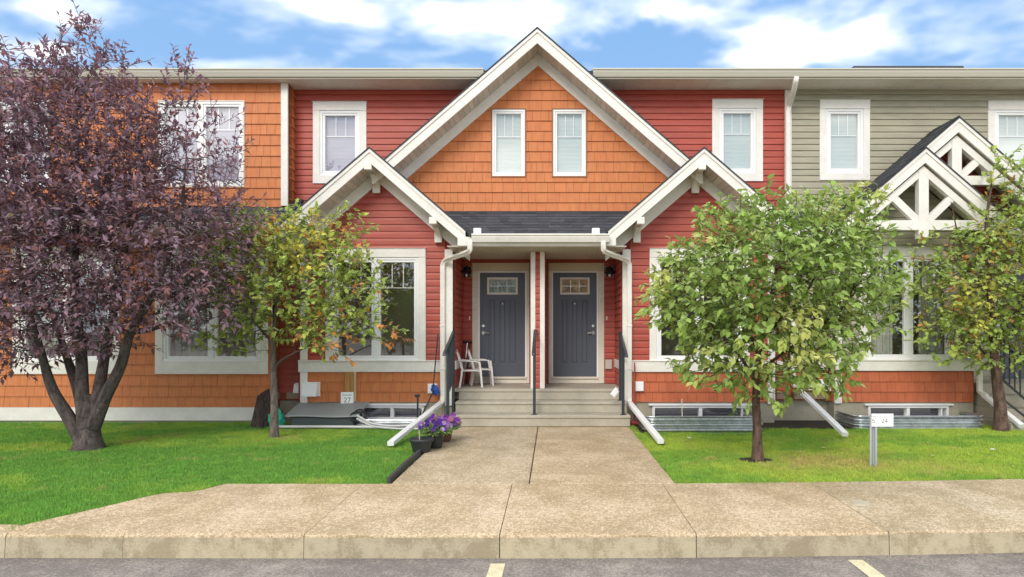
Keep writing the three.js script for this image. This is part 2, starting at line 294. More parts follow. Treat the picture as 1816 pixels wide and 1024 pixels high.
// pavement slabs with a rounded kerb edge
{
  const sidewalk = structure('sidewalk', new Geo().quad([-4.6, -0.10, kerbZ(-4.6) - 0.05], [14, -0.10, kerbZ(14) - 0.05], [14, -0.10, backZ(14)], [-4.6, -0.10, backZ(-4.6)]), std({ color: lin(0.08, 0.07, 0.06), roughness: 1 }));
  const joints = [-3.49, -2.02, -0.43, 1.17, 2.77, 4.37, 5.97, 7.57, 9.2, 10.8, 12.4];
  const topY = (x, t) => lerp(kerbY, 0.0, smooth(0, 1, t) * 0.4 + t * 0.6);
  const slab = (xa, xb, back, mat, fmat, gap = 0.0042, n = 8) => {
    const nz = 6, g = new Geo(), k = new Geo(), rad = 0.028;
    const rows = [];
    for (let i = 0; i <= n; i++) {
      const x = lerp(xa + gap, xb - gap, i / n), z0 = kerbZ(x), z1 = back ? back(x) : backZ(x), col = [];
      for (let q = 0; q <= 4; q++) { const a = (q / 4) * Math.PI / 2; col.push([x, kerbY - rad + rad * Math.sin(a), z0 - rad + rad * Math.cos(a)]); }
      for (let q = 1; q <= nz; q++) { const t = q / nz; col.push([x, topY(x, t), lerp(z0 - rad, z1, t)]); }
      col.push([x, -0.09, z1 - 0.0]);
      rows.push(col);
      if (i) { const p = rows[i - 1]; for (let q = 0; q + 1 < col.length; q++) g.quad(p[q], col[q], col[q + 1], p[q + 1]); }
    }
    for (const col of [rows[0], rows[n]]) { for (let q = 4; q + 2 < col.length; q++) g.quad(col[q], col[q + 1], [col[q + 1][0], -0.09, col[q + 1][2]], [col[q][0], -0.09, col[q][2]]); }
    const m = part('slab', g, mat, sidewalk);
    for (let i = 0; i < n; i++) { const p = rows[i][0], q = rows[i + 1][0]; k.quad([p[0], roadY - 0.06, p[2] + 0.012], [q[0], roadY - 0.06, q[2] + 0.012], q, p); }
    for (const p of [rows[0][0], rows[n][0]]) k.quad([p[0], roadY - 0.06, p[2] + 0.012], [p[0], roadY - 0.06, p[2] - 0.2], [p[0], p[1], p[2] - 0.2], p);
    part('kerb_face', k, fmat, m);
  };
  // the pavement's end on the left runs back from the kerb in a bend
  const endCurve = (x) => { const P = [[-4.62, 5.06], [-4.45, 5.14], [-4.2, 5.62], [-3.98, 6.1], [-3.88, 6.22], [-3.66, 6.27], [-3.58, 6.36], [-3.49, 6.6]]; if (x <= P[0][0]) return -P[0][1] - bend(x); for (let i = 1; i < P.length; i++) if (x <= P[i][0]) return -lerp(P[i - 1][1], P[i][1], (x - P[i - 1][0]) / (P[i][0] - P[i - 1][0])); return backZ(x); };
  const kerbOnly = (x) => kerbZ(x) - 0.15;
  slab(-8.0, -6.2, kerbOnly, walkMats[1], kerbFace[1]); slab(-6.2, -4.45, (x) => Math.min(kerbOnly(x), x > -4.7 ? endCurve(x) : 0), walkMats[2], kerbFace[0]);
  slab(-4.45, -3.49, endCurve, walkMats[0], kerbFace[1], 0.0015, 24);
  for (let i = 0; i + 1 < joints.length; i++) slab(joints[i], joints[i + 1], null, walkMats[[0, 2, 0, 0, 1, 1, 2, 0, 1, 2][i]], kerbFace[i % 2], i === 0 ? 0.0015 : 0.0036);
  const c = new THREE.CylinderGeometry(0.075, 0.08, 0.014, 28); solo('valve_cover', new Geo().add(c, T(2.92, -0.008, -5.87)), std({ color: lin(0.72, 0.69, 0.62), map: tStep, roughness: 0.8 }), 'small pale round valve cover set in the right side pavement', 'valve cover');
}
// entrance path: two slabs
{
  const path = structure('path', new Geo().box(-1.72, 1.31, -0.3, -0.06, -10.6, -6.63), std({ color: lin(0.10, 0.085, 0.065), roughness: 1 }));
  part('slab', new Geo().cbox(-1.72, -0.256, -0.05, 0.004, -10.62, -6.625, 0.008), walkMats[1], path);
  part('slab', new Geo().cbox(-0.244, 1.31, -0.05, 0.002, -10.62, -6.628, 0.008), walkMats[2], path);
  solo('garden_edging', new Geo().sweep(rect(0.035, 0.11), [[-1.76, 0.0, -6.64], [-1.765, 0.01, -7.3], [-1.755, 0.015, -8.0], [-1.78, 0.0, -8.6]]), std({ color: lin(0.05, 0.048, 0.045), roughness: 0.7 }), 'black strip of lawn edging along the left side of the entrance path', 'edging');
}
// lawns
const fLawn = field(512, [[5, 5, 1], [14, 14, 0.8], [60, 60, 0.6], [170, 170, 0.7]], 31);
const lawnMat = std({ color: 0xffffff, map: texture(512, (i) => { const v = fLawn[i]; return [0.33 + 0.20 * v, 0.46 + 0.18 * v, 0.14 + 0.06 * v]; }, true, 2.9), roughness: 1, bumpMap: bRough, bumpScale: 0.02 });
const leftLawn = [], rightLawn = [];
{
  const sheet = (pts, y) => { const s = new THREE.ShapeGeometry(new THREE.Shape(pts.map(([x, z]) => new THREE.Vector2(x, -z)))); s.rotateX(-Math.PI / 2); s.translate(0, y, 0); const g = s.toNonIndexed(); const p = g.attributes.position, u = []; for (let i = 0; i < p.count; i++) u.push(p.getX(i), p.getZ(i)); g.setAttribute('uv', new THREE.Float32BufferAttribute(u, 2)); return g; };
  leftLawn.push([-14, -5.2], [-4.62, -5.2], [-4.45, -5.15], [-4.2, -5.63], [-3.98, -6.11], [-3.88, -6.23], [-3.66, -6.28], [-3.49, -6.61], [-1.77, -6.61], [-1.74, -11.3], [-14, -11.3]);
  rightLawn.push([1.31, -6.62]); for (let x = 2; x <= 14; x += 1) rightLawn.push([x, backZ(x) - 0.002]);
  rightLawn.push([14, -11.5], [1.31, -11.3]);
  structure('lawn', sheet(leftLawn, -0.03), lawnMat); structure('lawn', sheet(rightLawn, -0.03), lawnMat);
  structure('soil_bed', new Geo().add(sheet([[3.3, -10.45], [4.1, -10.55], [5.2, -10.5], [5.2, -11.6], [1.31, -11.4], [1.33, -10.2], [1.48, -10.0], [1.6, -10.2]], -0.012)), soilMat);
}
function inside(x, z, poly) { let c = false; for (let i = 0, j = poly.length - 1; i < poly.length; j = i++) { const [a, b] = poly[i], [d, e] = poly[j]; if ((b > z) !== (e > z) && x < (d - a) * (z - b) / (e - b) + a) c = !c; } return c; }

// ------------------------------------------------------------------ building helpers
function cladPiece(poly, yb, yt, prof, z, out) { // prof: [[t, depth], ...] from the foot of a course to its head
  if (area(poly) < 0) poly = [...poly].reverse();
  const dz = (y) => { const t = clamp((y - yb) / (yt - yb)); for (let i = 1; i < prof.length; i++) if (t <= prof[i][0] + 1e-9) return z + lerp(prof[i - 1][1], prof[i][1], (t - prof[i - 1][0]) / (prof[i][0] - prof[i - 1][0])); return z + prof[prof.length - 1][1]; };
  const g = out ?? new Geo();
  for (let i = 1; i < prof.length; i++) {
    const y0 = lerp(yb, yt, prof[i - 1][0]), y1 = lerp(yb, yt, prof[i][0]);
    let s = clip(clip(poly, 0, -1, -y0), 0, 1, y1); if (s.length < 3 || Math.abs(area(s)) < 1e-7) continue;
    g.face(s.map(([x, y]) => [x, y, dz(y)]), [0, 0, 1]);
    s.forEach(([x, y], k) => { const [X, Y] = s[(k + 1) % s.length]; const flat = Math.abs(y - Y) < 1e-7; if (flat && ((Math.abs(y - y0) < 1e-6 && i > 1) || (Math.abs(y - y1) < 1e-6 && i < prof.length - 1))) return; g.quad([x, y, z - 0.004], [X, Y, z - 0.004], [X, Y, dz(Y)], [x, y, dz(y)]); });
  }
  return g;
}
const SIDING = [[0, 0.022], [0.58, 0.018], [1, 0.003]], SHAKE = [[0, 0.022], [1, 0.004]];
// a clad wall: sheathing with openings, then each board or shingle as a piece of its own
function cladWall(owner, poly, o) {
  const { z, kind, mats, back, openings = [], trims = [], course, y0, xf, thick = 0.14, loose = false, seed = 1, minX = -99, maxX = 99 } = o;
  const r = mulberry(seed * 131 + 7), sheath = new Geo();
  let ps = [poly]; for (const w of openings) ps = minus(ps, w);
  for (const p of ps) sheath.prism(p, z - thick, z);
  const wall = part('wall', xf ? sheath.xform(xf) : sheath, back, owner);
  const ys = poly.map((p) => p[1]), lo = Math.min(...ys), hi = Math.max(...ys), xs = poly.map((p) => p[0]), xl = Math.min(...xs), xh = Math.max(...xs);
  const bulk = new Geo(); let bulkN = 0;
  const cuts = [...openings, ...trims];
  for (let k = Math.floor((lo - y0) / course); y0 + k * course < hi - 0.004; k++) {
    const yb = y0 + k * course, yt = yb + course; let cols = [];
    if (kind === 'shake') { let x = xl - rr(0, 0.1, r); while (x < xh) { const w = rr(0.10, 0.235, r); cols.push([x + 0.002, x + w - 0.002]); x += w; } } else { let x = xl; while (xh - x > 3.4) { const e = x + rr(1.5, 3.1, r); cols.push([x, e - 0.0009]); x = e + 0.0009; } cols.push([x, xh]); }
    for (const [a, b] of cols) {
      let q = clipRect(poly, a, b, Math.max(yb, lo), Math.min(yt, hi)); if (!q.length) continue;
      let list = [q]; for (const w of cuts) list = minus(list, w);
      for (const p of list) {
        if (Math.abs(area(p)) < 6e-4) continue;
        const e = kind === 'shake' ? rr(-0.0016, 0.0016, r) : rr(-0.001, 0.001, r), prof = (kind === 'shake' ? SHAKE : SIDING).map(([t, d]) => [t, Math.max(0.0015, d + e)]);
        const cx = p.reduce((s, v) => s + v[0], 0) / p.length, single = !loose && cx > minX && cx < maxX;
        const mat = mats[Math.floor(r() * mats.length)];
        if (single) { const g = cladPiece(p, yb, yt, prof, z); part(kind === 'shake' ? 'shingle' : 'siding_board', xf ? g.xform(xf) : g, mat, wall); } else { cladPiece(p, yb, yt, prof, z, bulk); bulkN++; }
      }
    }
  }
  if (bulkN) part(kind === 'shake' ? 'shingles' : 'siding_boards', xf ? bulk.xform(xf) : bulk, mats[0], wall, 'stuff');
  return wall;
}
// a window: frame mesh with panes, grilles, trim boards and what hangs inside as children
function windowUnit(owner, o) {
  const { x0, x1, y0, y1, z, cols = 1, fw = 0.045, sash = 0.045, mull = 0.07, trim, blind, grille = 0.26, slim, curtain } = o;
  const f = new Geo(), zf = z + 0.022;
  f.cbox(x0, x1, y1 - fw, y1, z - 0.09, zf); f.cbox(x0, x1, y0, y0 + fw, z - 0.09, zf); f.cbox(x0, x0 + fw, y0 + fw, y1 - fw, z - 0.09, zf); f.cbox(x1 - fw, x1, y0 + fw, y1 - fw, z - 0.09, zf);
  const iw = (x1 - x0 - 2 * fw - (cols - 1) * mull) / cols, wins = [];
  for (let c = 0; c < cols; c++) {
    const a = x0 + fw + c * (iw + mull), b = a + iw;
    if (c) f.cbox(a - mull, a, y0 + fw, y1 - fw, z - 0.09, zf - 0.004);
    const s = sash, zs = zf - 0.012;
    f.cbox(a, b, y1 - fw - s, y1 - fw, z - 0.07, zs, 0.006); f.cbox(a, b, y0 + fw, y0 + fw + s, z - 0.07, zs, 0.006); f.cbox(a, a + s, y0 + fw + s, y1 - fw - s, z - 0.07, zs, 0.006); f.cbox(b - s, b, y0 + fw + s, y1 - fw - s, z - 0.07, zs, 0.006);
    wins.push([a + s, b - s, y0 + fw + s, y1 - fw - s]);
  }
  const win = part('window', f, whiteVinyl, owner);
  for (const [a, b, c, d] of wins) {
    part('pane', new Geo().quad([a, c, z - 0.03], [b, c, z - 0.03], [b, d, z - 0.03], [a, d, z - 0.03]), glassMat, win);
    if (grille) {
      const g = new Geo(), h = d - (d - c) * grille, zz = z - 0.042, w = 0.007;
      g.box(a, b, h - w, h + w, zz - 0.006, zz); for (const t of [1 / 3, 2 / 3]) { const x = lerp(a, b, t); g.box(x - w, x + w, h + w, d, zz - 0.006, zz); }
      part('grille', g, whiteVinyl, win);
    }
    if (blind) { const g = new Geo(), n = Math.max(6, Math.round((d - c) / 0.075)); for (let i = 0; i < n; i++) { const ya = lerp(c, d, i / n), yb = lerp(c, d, (i + 1) / n), ym = (ya + yb) / 2; g.quad([a - 0.03, ya, z - 0.069], [b + 0.03, ya, z - 0.069], [b + 0.03, ym, z - 0.0665], [a - 0.03, ym, z - 0.0665]); g.quad([a - 0.03, ym, z - 0.0665], [b + 0.03, ym, z - 0.0665], [b + 0.03, yb, z - 0.069], [a - 0.03, yb, z - 0.069]); } part('blind', g, blind, win); }
  }
  if (curtain) for (const [ca, cb] of curtain) { const g = new Geo(), n = Math.round((cb - ca) / 0.012); const wv = (i) => 0.03 * Math.sin(i * 0.62) + 0.014 * Math.sin(i * 0.27 + 1); for (let i = 0; i < n; i++) { const xa = lerp(ca, cb, i / n), xb = lerp(ca, cb, (i + 1) / n); g.quad([xa, y0 - 0.1, z - 0.26 + wv(i)], [xb, y0 - 0.1, z - 0.26 + wv(i + 1)], [xb, y1, z - 0.26 + wv(i + 1)], [xa, y1, z - 0.26 + wv(i)]); } part('curtain', g, curtainMat, win); }
  if (trim) {
    const { t, b, s, m = trimMat } = trim, zt = z + 0.034;
    part('trim_board', new Geo().cbox(x0 - s, x1 + s, y1, y1 + t, z - 0.002, zt + 0.006), m, win);
    if (t > 0.1) part('trim_board', new Geo().extrudeX([[z, y1 + t], [zt + 0.022, y1 + t], [zt + 0.022, y1 + t + 0.006], [z, y1 + t + 0.014]], x0 - s - 0.012, x1 + s + 0.012), m, win);
    if (b) part('trim_board', new Geo().cbox(x0 - s, x1 + s, y0 - b, y0, z - 0.002, zt + 0.004), m, win);
    part('trim_board', new Geo().cbox(x0 - s, x0, y0 + 0.001, y1 - 0.001, z - 0.002, zt), m, win); part('trim_board', new Geo().cbox(x1, x1 + s, y0 + 0.001, y1 - 0.001, z - 0.002, zt), m, win);
  }
  if (slim) { const g = new Geo(), w = 0.022, zt = z + 0.027; g.box(x0 - w, x1 + w, y1, y1 + w, z, zt); g.box(x0 - w, x1 + w, y0 - w, y0, z, zt); g.box(x0 - w, x0, y0, y1, z, zt); g.box(x1, x1 + w, y0, y1, z, zt); part('edge_channel', g, slim, win); }
  return win;
}
// asphalt shingle tabs over a sloping quad: p(u, v), v up the slope
function tabs(owner, p, len, up, seed, lift = 0.006) {
  const r = mulberry(seed), n = Math.ceil(up / 0.14), geos = [new Geo(), new Geo(), new Geo()];
  for (let k = 0; k < n; k++) { let x = -rr(0, 0.3, r); const v0 = k * 0.14 / up, v1 = Math.min(1, (k + 1) * 0.14 / up + 0.01); while (x < len) { const w = rr(0.1, 0.33, r), a = clamp(x / len), b = clamp((x + w - 0.004) / len); if (b - a > 0.002) { const h = lift + rr(0, 0.005, r), q = geos[Math.floor(r() * 3)], A0 = p(a, v0, h + 0.004), B0 = p(b, v0, h + 0.004), C = p(b, v1, 0.002), E = p(a, v1, 0.002); q.quad(A0, B0, C, E); q.quad(p(a, v0, 0), p(b, v0, 0), B0, A0); } x += w; } }
  geos.forEach((g, i) => part('roof_shingles', g, roofTabs[i], owner, 'stuff'));
}
// a gable roof with barge boards, plank soffit and frieze boards
function gable(owner, o) {
  const { cx, top, s, zf, zb, half, barge = 0.25, wallZ, frieze = 0.19, truss, seed = 1, planks = true, tabSide } = o;
  const y = (x, d = 0) => top - s * Math.abs(x - cx) - d, k = Math.hypot(1, s), g = new Geo();
  for (const q of [-1, 1]) { const e = cx + q * half; g.prism([[cx, y(cx) + 0.035], [e + q * 0.02, y(e) + 0.035 - s * 0.02], [e + q * 0.02, y(e) - s * 0.02], [cx, y(cx)]], zb, zf + 0.025); }
  const roof = part('roof', g, roofMat, owner);
  if (tabSide) { const q = tabSide, e = cx + q * (half + 0.02), nx = q * s / k, ny = 1 / k; tabs(roof, (u, v, h) => { const x = lerp(e, cx, v), yy = y(x) + 0.035; return [x + nx * h, yy + ny * h, lerp(zf + 0.03, zb, u)]; }, zf - zb, half * k, seed * 17 + 3); }
  for (const q of [-1, 1]) {
    const e = cx + q * half;
    part('barge_board', new Geo().prism([[cx + q * 0.0005, y(cx)], [e, y(e)], [e, y(e) - barge + 0.04], [e - q * 0.04, y(e - q * 0.04, barge)], [cx + q * 0.0005, y(cx, barge)]], zf - 0.035, zf), trimMat, roof);
    part('drip_edge', new Geo().prism([[cx + q * 0.0005, y(cx) + 0.0], [e, y(e)], [e, y(e, 0.06)], [cx + q * 0.0005, y(cx, 0.06)]], zf + 0.001, zf + 0.018), trimMat, roof);
    if (planks) {
      const L = half * k, n = Math.floor(L / 0.115), sd = barge - 0.03; const w = L / n;
      for (let i = 0; i < n; i++) { const a = i * w + 0.005, b = (i + 1) * w - 0.005, xa = cx + q * a / k, xb = cx + q * b / k; part('soffit_plank', new Geo().prism([[xa, y(xa, sd)], [xb, y(xb, sd)], [xb, y(xb, sd - 0.016)], [xa, y(xa, sd - 0.016)]], wallZ + 0.002, zf - 0.036), soffitPlank[(i * 7 + seed) % 3], roof); }
    }
    if (frieze) part('frieze_board', new Geo().prism([[cx + q * 0.0005, y(cx, barge - 0.028)], [e, y(e, barge - 0.028)], [e, y(e, barge + frieze)], [cx + q * 0.0005, y(cx, barge + frieze)]], wallZ, wallZ + 0.03), trimMat, roof);
  }
  part('soffit_backing', (() => { const b = new Geo(); for (const q of [-1, 1]) { const e = cx + q * half; b.prism([[cx, y(cx, 0.02)], [e, y(e, 0.02)], [e, y(e, barge - 0.045)], [cx, y(cx, barge - 0.045)]], wallZ - 0.02, zf - 0.037); } return b; })(), soffitMat, roof);
  if (truss) {
    const { chordY, chordH = 0.17, w = 0.17, drop = 0.04 } = truss, zt = zf - 0.06, zz = zf - 0.16, ch = barge + drop + 0.145;
    for (const q of [-1, 1]) { const e = cx + q * half * 0.97; part('truss_rafter', new Geo().prism([[cx + q * 0.0005, y(cx, barge + drop)], [e, y(e, barge + drop)], [e, y(e, ch)], [cx + q * 0.0005, y(cx, ch)]], zz, zt), trimMat, roof); }
    const hx = (top - ch - chordY) / s;
    part('truss_chord', new Geo().cbox(cx - hx - 0.18, cx + hx + 0.18, chordY - chordH, chordY, zz - 0.004, zt + 0.004), trimMat, roof);
    part('king_post', new Geo().cbox(cx - w / 2, cx + w / 2, chordY - chordH - 0.14, y(cx, ch) + 0.06, zz - 0.012, zt + 0.012), trimMat, roof);
    for (const q of [-1, 1]) { const x0 = cx + q * w / 2, x1 = cx + q * (w / 2 + (y(cx, ch) - chordY) * 0.52), yy = y(x1, ch) + 0.04; part('truss_brace', new Geo().prism([[x0, chordY + 0.001], [x0 + q * 0.10, chordY + 0.001], [x1 + q * 0.05, yy - 0.055], [x1 - q * 0.04, yy + 0.03], [x0, chordY + 0.075]], zz + 0.01, zt - 0.01), trimMat, roof); }
  }
  return roof;
}
function bracket(owner, x, yTop, wz, zf, h = 0.34) { // timber corbel under a gable
  const g = new Geo(), w = 0.058;
  g.cbox(x - w, x + w, yTop - 0.11, yTop, wz, zf - 0.04, 0.006); g.cbox(x - w - 0.008, x + w + 0.008, yTop - h, yTop - 0.111, wz, wz + 0.06, 0.006);
  const n = 8, pts = [];
  for (let i = 0; i <= n; i++) { const a = i / n * Math.PI / 2; pts.push([wz + 0.061 + 0.30 * (1 - Math.cos(a)), yTop - 0.13 - (h - 0.17) * (1 - Math.sin(a))]); }
  for (let i = 0; i < n; i++) g.extrudeX([pts[i], pts[i + 1], [pts[i + 1][0], pts[i + 1][1] + 0.0], [wz + 0.06, yTop - 0.112]], x - w + 0.012, x + w - 0.012);
  g.cbox(x - w - 0.006, x + w + 0.006, yTop - 0.118, yTop + 0.003, zf - 0.045, zf + 0.012, 0.008);
  return part('bracket', g, trimMat, owner);
}
const kGutter = (z, y) => [[z - 0.001, y], [z + 0.115, y], [z + 0.125, y - 0.02], [z + 0.12, y - 0.05], [z + 0.075, y - 0.13], [z - 0.001, y - 0.13]];
function gutter(owner, x0, x1, y, z, mat) { // a K-style gutter with a lip
  const g = new Geo().extrudeX([[z, y - 0.014], [z + 0.115, y - 0.014], [z + 0.108, y - 0.06], [z + 0.078, y - 0.135], [z, y - 0.135]], x0, x1);
  const m = part('gutter', g, mat, owner); part('gutter_lip', new Geo().cbox(x0 - 0.002, x1 + 0.002, y - 0.03, y, z + 0.104, z + 0.128, 0.006), mat, m); return m;
}
function curve(pts, n = 24, tension = 0.35) { return new THREE.CatmullRomCurve3(pts.map((p) => new THREE.Vector3(...p)), false, 'catmullrom', tension).getPoints(n).map((v) => v.toArray()); }
const spoutProf = [[-0.042, -0.022], [-0.042, 0.022], [-0.034, 0.03], [-0.012, 0.03], [-0.008, 0.025], [0.008, 0.025], [0.012, 0.03], [0.034, 0.03], [0.042, 0.022], [0.042, -0.022], [0.034, -0.03], [-0.034, -0.03]];

// ------------------------------------------------------------------ the three houses of the row
const XC = -0.27, mir = (x) => 2 * XC - x;
const eaveY = 6.27, soffitY = 6.12;
function mainRoof(owner, x0, x1, gutters) { // low main roof, eave soffit, fascia and gutters
  const g = new Geo(), zE = -10.98, s = 0.40, zr = -17;
  const front = (a, b, z0) => g.extrudeX([[z0, eaveY + s * (zE - z0)], [zr, eaveY + s * (zE - zr)], [zr, eaveY + s * (zE - zr) - 0.12], [z0, eaveY + s * (zE - z0) - 0.12]], a, b);
  if (gutters.length > 1) { front(x0, gutters[0][1], zE); front(gutters[0][1], gutters[1][0], -11.7); front(gutters[1][0], x1, zE); } else front(x0, x1, zE);
  g.extrudeX([[zr, eaveY + s * (zE - zr)], [zr - 6, eaveY], [zr - 6, eaveY - 0.12], [zr, eaveY + s * (zE - zr) - 0.12]], x0, x1);
  const roof = part('roof', g, roofMat, owner);
  const spans = gutters.map(([a, b]) => [a, b]); if (spans.length > 1) { spans[0][1] += 0.12; spans[1][0] -= 0.12; }
  for (const [a, b] of spans) part('soffit', new Geo().box(a, b, soffitY, soffitY + 0.015, -11.66, -11.02), soffitMat, roof);
  const n = Math.floor((x1 - x0) / 0.3), grooves = new Geo();
  for (let i = 1; i < n; i++) { const x = lerp(x0, x1, i / n); if (!spans.some(([a, b]) => x > a && x < b)) continue; grooves.box(x - 0.004, x + 0.004, soffitY - 0.005, soffitY - 0.0005, -11.6, -11.03); }
  part('soffit_ribs', grooves, soffitMat, roof, 'stuff');
  for (const [a, b] of gutters) { part('fascia', new Geo().box(a, b, soffitY + 0.001, eaveY - 0.01, -11.045, -11.02), gutterMat, roof); gutter(roof, a, b, eaveY, -11.018, gutterMat); part('fascia_cap', new Geo().cbox(a, b, soffitY - 0.012, soffitY + 0.012, -11.019, -10.97, 0.004), trimWarm, roof); }
  return roof;
}
function shell(owner, x0, x1, zf) { // floors, back wall and party walls
  const g = new Geo();
  g.box(x0 + 0.02, x1 - 0.02, 0.4, 0.52, -18, zf - 0.16); g.box(x0 + 0.02, x1 - 0.02, 3.1, 3.3, -18, -11.72);
  g.box(x0 + 0.02, x1 - 0.02, 5.98, 6.1, -18, -11.7);
  part('floor', g, floorMat, owner);
  part('room_wall', new Geo().box(x0 + 0.08, x1 - 0.08, 0.521, 3.099, -14.7, -14.6), roomMat, owner);
  part('back_wall', new Geo().box(x0, x1, -0.5, 6.1, -18.2, -18.02), roomMat, owner);
  for (const x of [x0, x1]) part('party_wall', new Geo().box(x - 0.06, x + 0.06, -0.5, 6.09, -18.01, -11.68), roomMat, owner);
}
function ventHood(owner, x0, x1, y0, y1, z, deep = 0.13, slope = 0.05) {
  const g = new Geo(); g.extrudeX([[z, y1], [z + deep - slope, y1], [z + deep, y0 + 0.03], [z + deep, y0], [z, y0]], x0, x1); g.cbox(x0 - 0.012, x1 + 0.012, y0 - 0.012, y1 + 0.012, z - 0.02, z + 0.012, 0.003);
  return part('vent_hood', g, whiteVinyl, owner);
}
function basementWindow(owner, x0, x1, y0, y1, z) {
  const g = new Geo(), w = 0.045; g.cbox(x0, x1, y1 - w, y1, z - 0.12, z + 0.01); g.cbox(x0, x1, y0, y0 + w, z - 0.12, z + 0.01); g.cbox(x0, x0 + w, y0 + w, y1 - w, z - 0.12, z + 0.01); g.cbox(x1 - w, x1, y0 + w, y1 - w, z - 0.12, z + 0.01);
  const c = (x0 + x1) / 2; g.cbox(c - 0.03, c + 0.03, y0 + w, y1 - w, z - 0.1, z); g.cbox(x1 - w - 0.09, x1 - w - 0.06, y0 + w, y1 - w, z - 0.09, z - 0.01);
  g.cbox(x0 - 0.07, x1 + 0.07, y1 + 0.001, y1 + 0.035, z - 0.02, z + 0.04);
  const win = part('basement_window', g, whiteVinyl, owner);
  for (const [a, b] of [[x0 + w, c - 0.03], [c + 0.03, x1 - w]]) part('pane', new Geo().quad([a, y0 + w, z - 0.06], [b, y0 + w, z - 0.06], [b, y1 - w, z - 0.06], [a, y1 - w, z - 0.06]), glassMat, win);
  const sl = new Geo(); for (let y = y0 + 0.05; y < y1 - 0.03; y += 0.03) sl.box(x0 + 0.02, x1 - 0.02, y, y + 0.012, z - 0.2, z - 0.17); part('blind', sl, blindLilac, win);
  return win;
}
function foundation(owner, x0, x1, z, hole, top = 0.368) {
  let ps = [[[x0, -0.6], [x1, -0.6], [x1, top], [x0, top]]]; if (hole) ps = minus(ps, hole);
  const g = new Geo(); for (const p of ps) g.prism(p, z - 0.3, z - 0.012);
  return part('foundation', g, foundationMat, owner);
}
function spout(owner, pts, n = 30, up = [0, 0, 1], collars = []) {
  const m = part('downspout', new Geo().sweep(spoutProf, curve(pts, n), up), trimMat, owner);
  for (const [x, y, z] of collars) part('collar', new Geo().cbox(x - 0.047, x + 0.047, y, y + 0.035, z - 0.035, z + 0.035, 0.005), trimMat, m);
  return m;
}

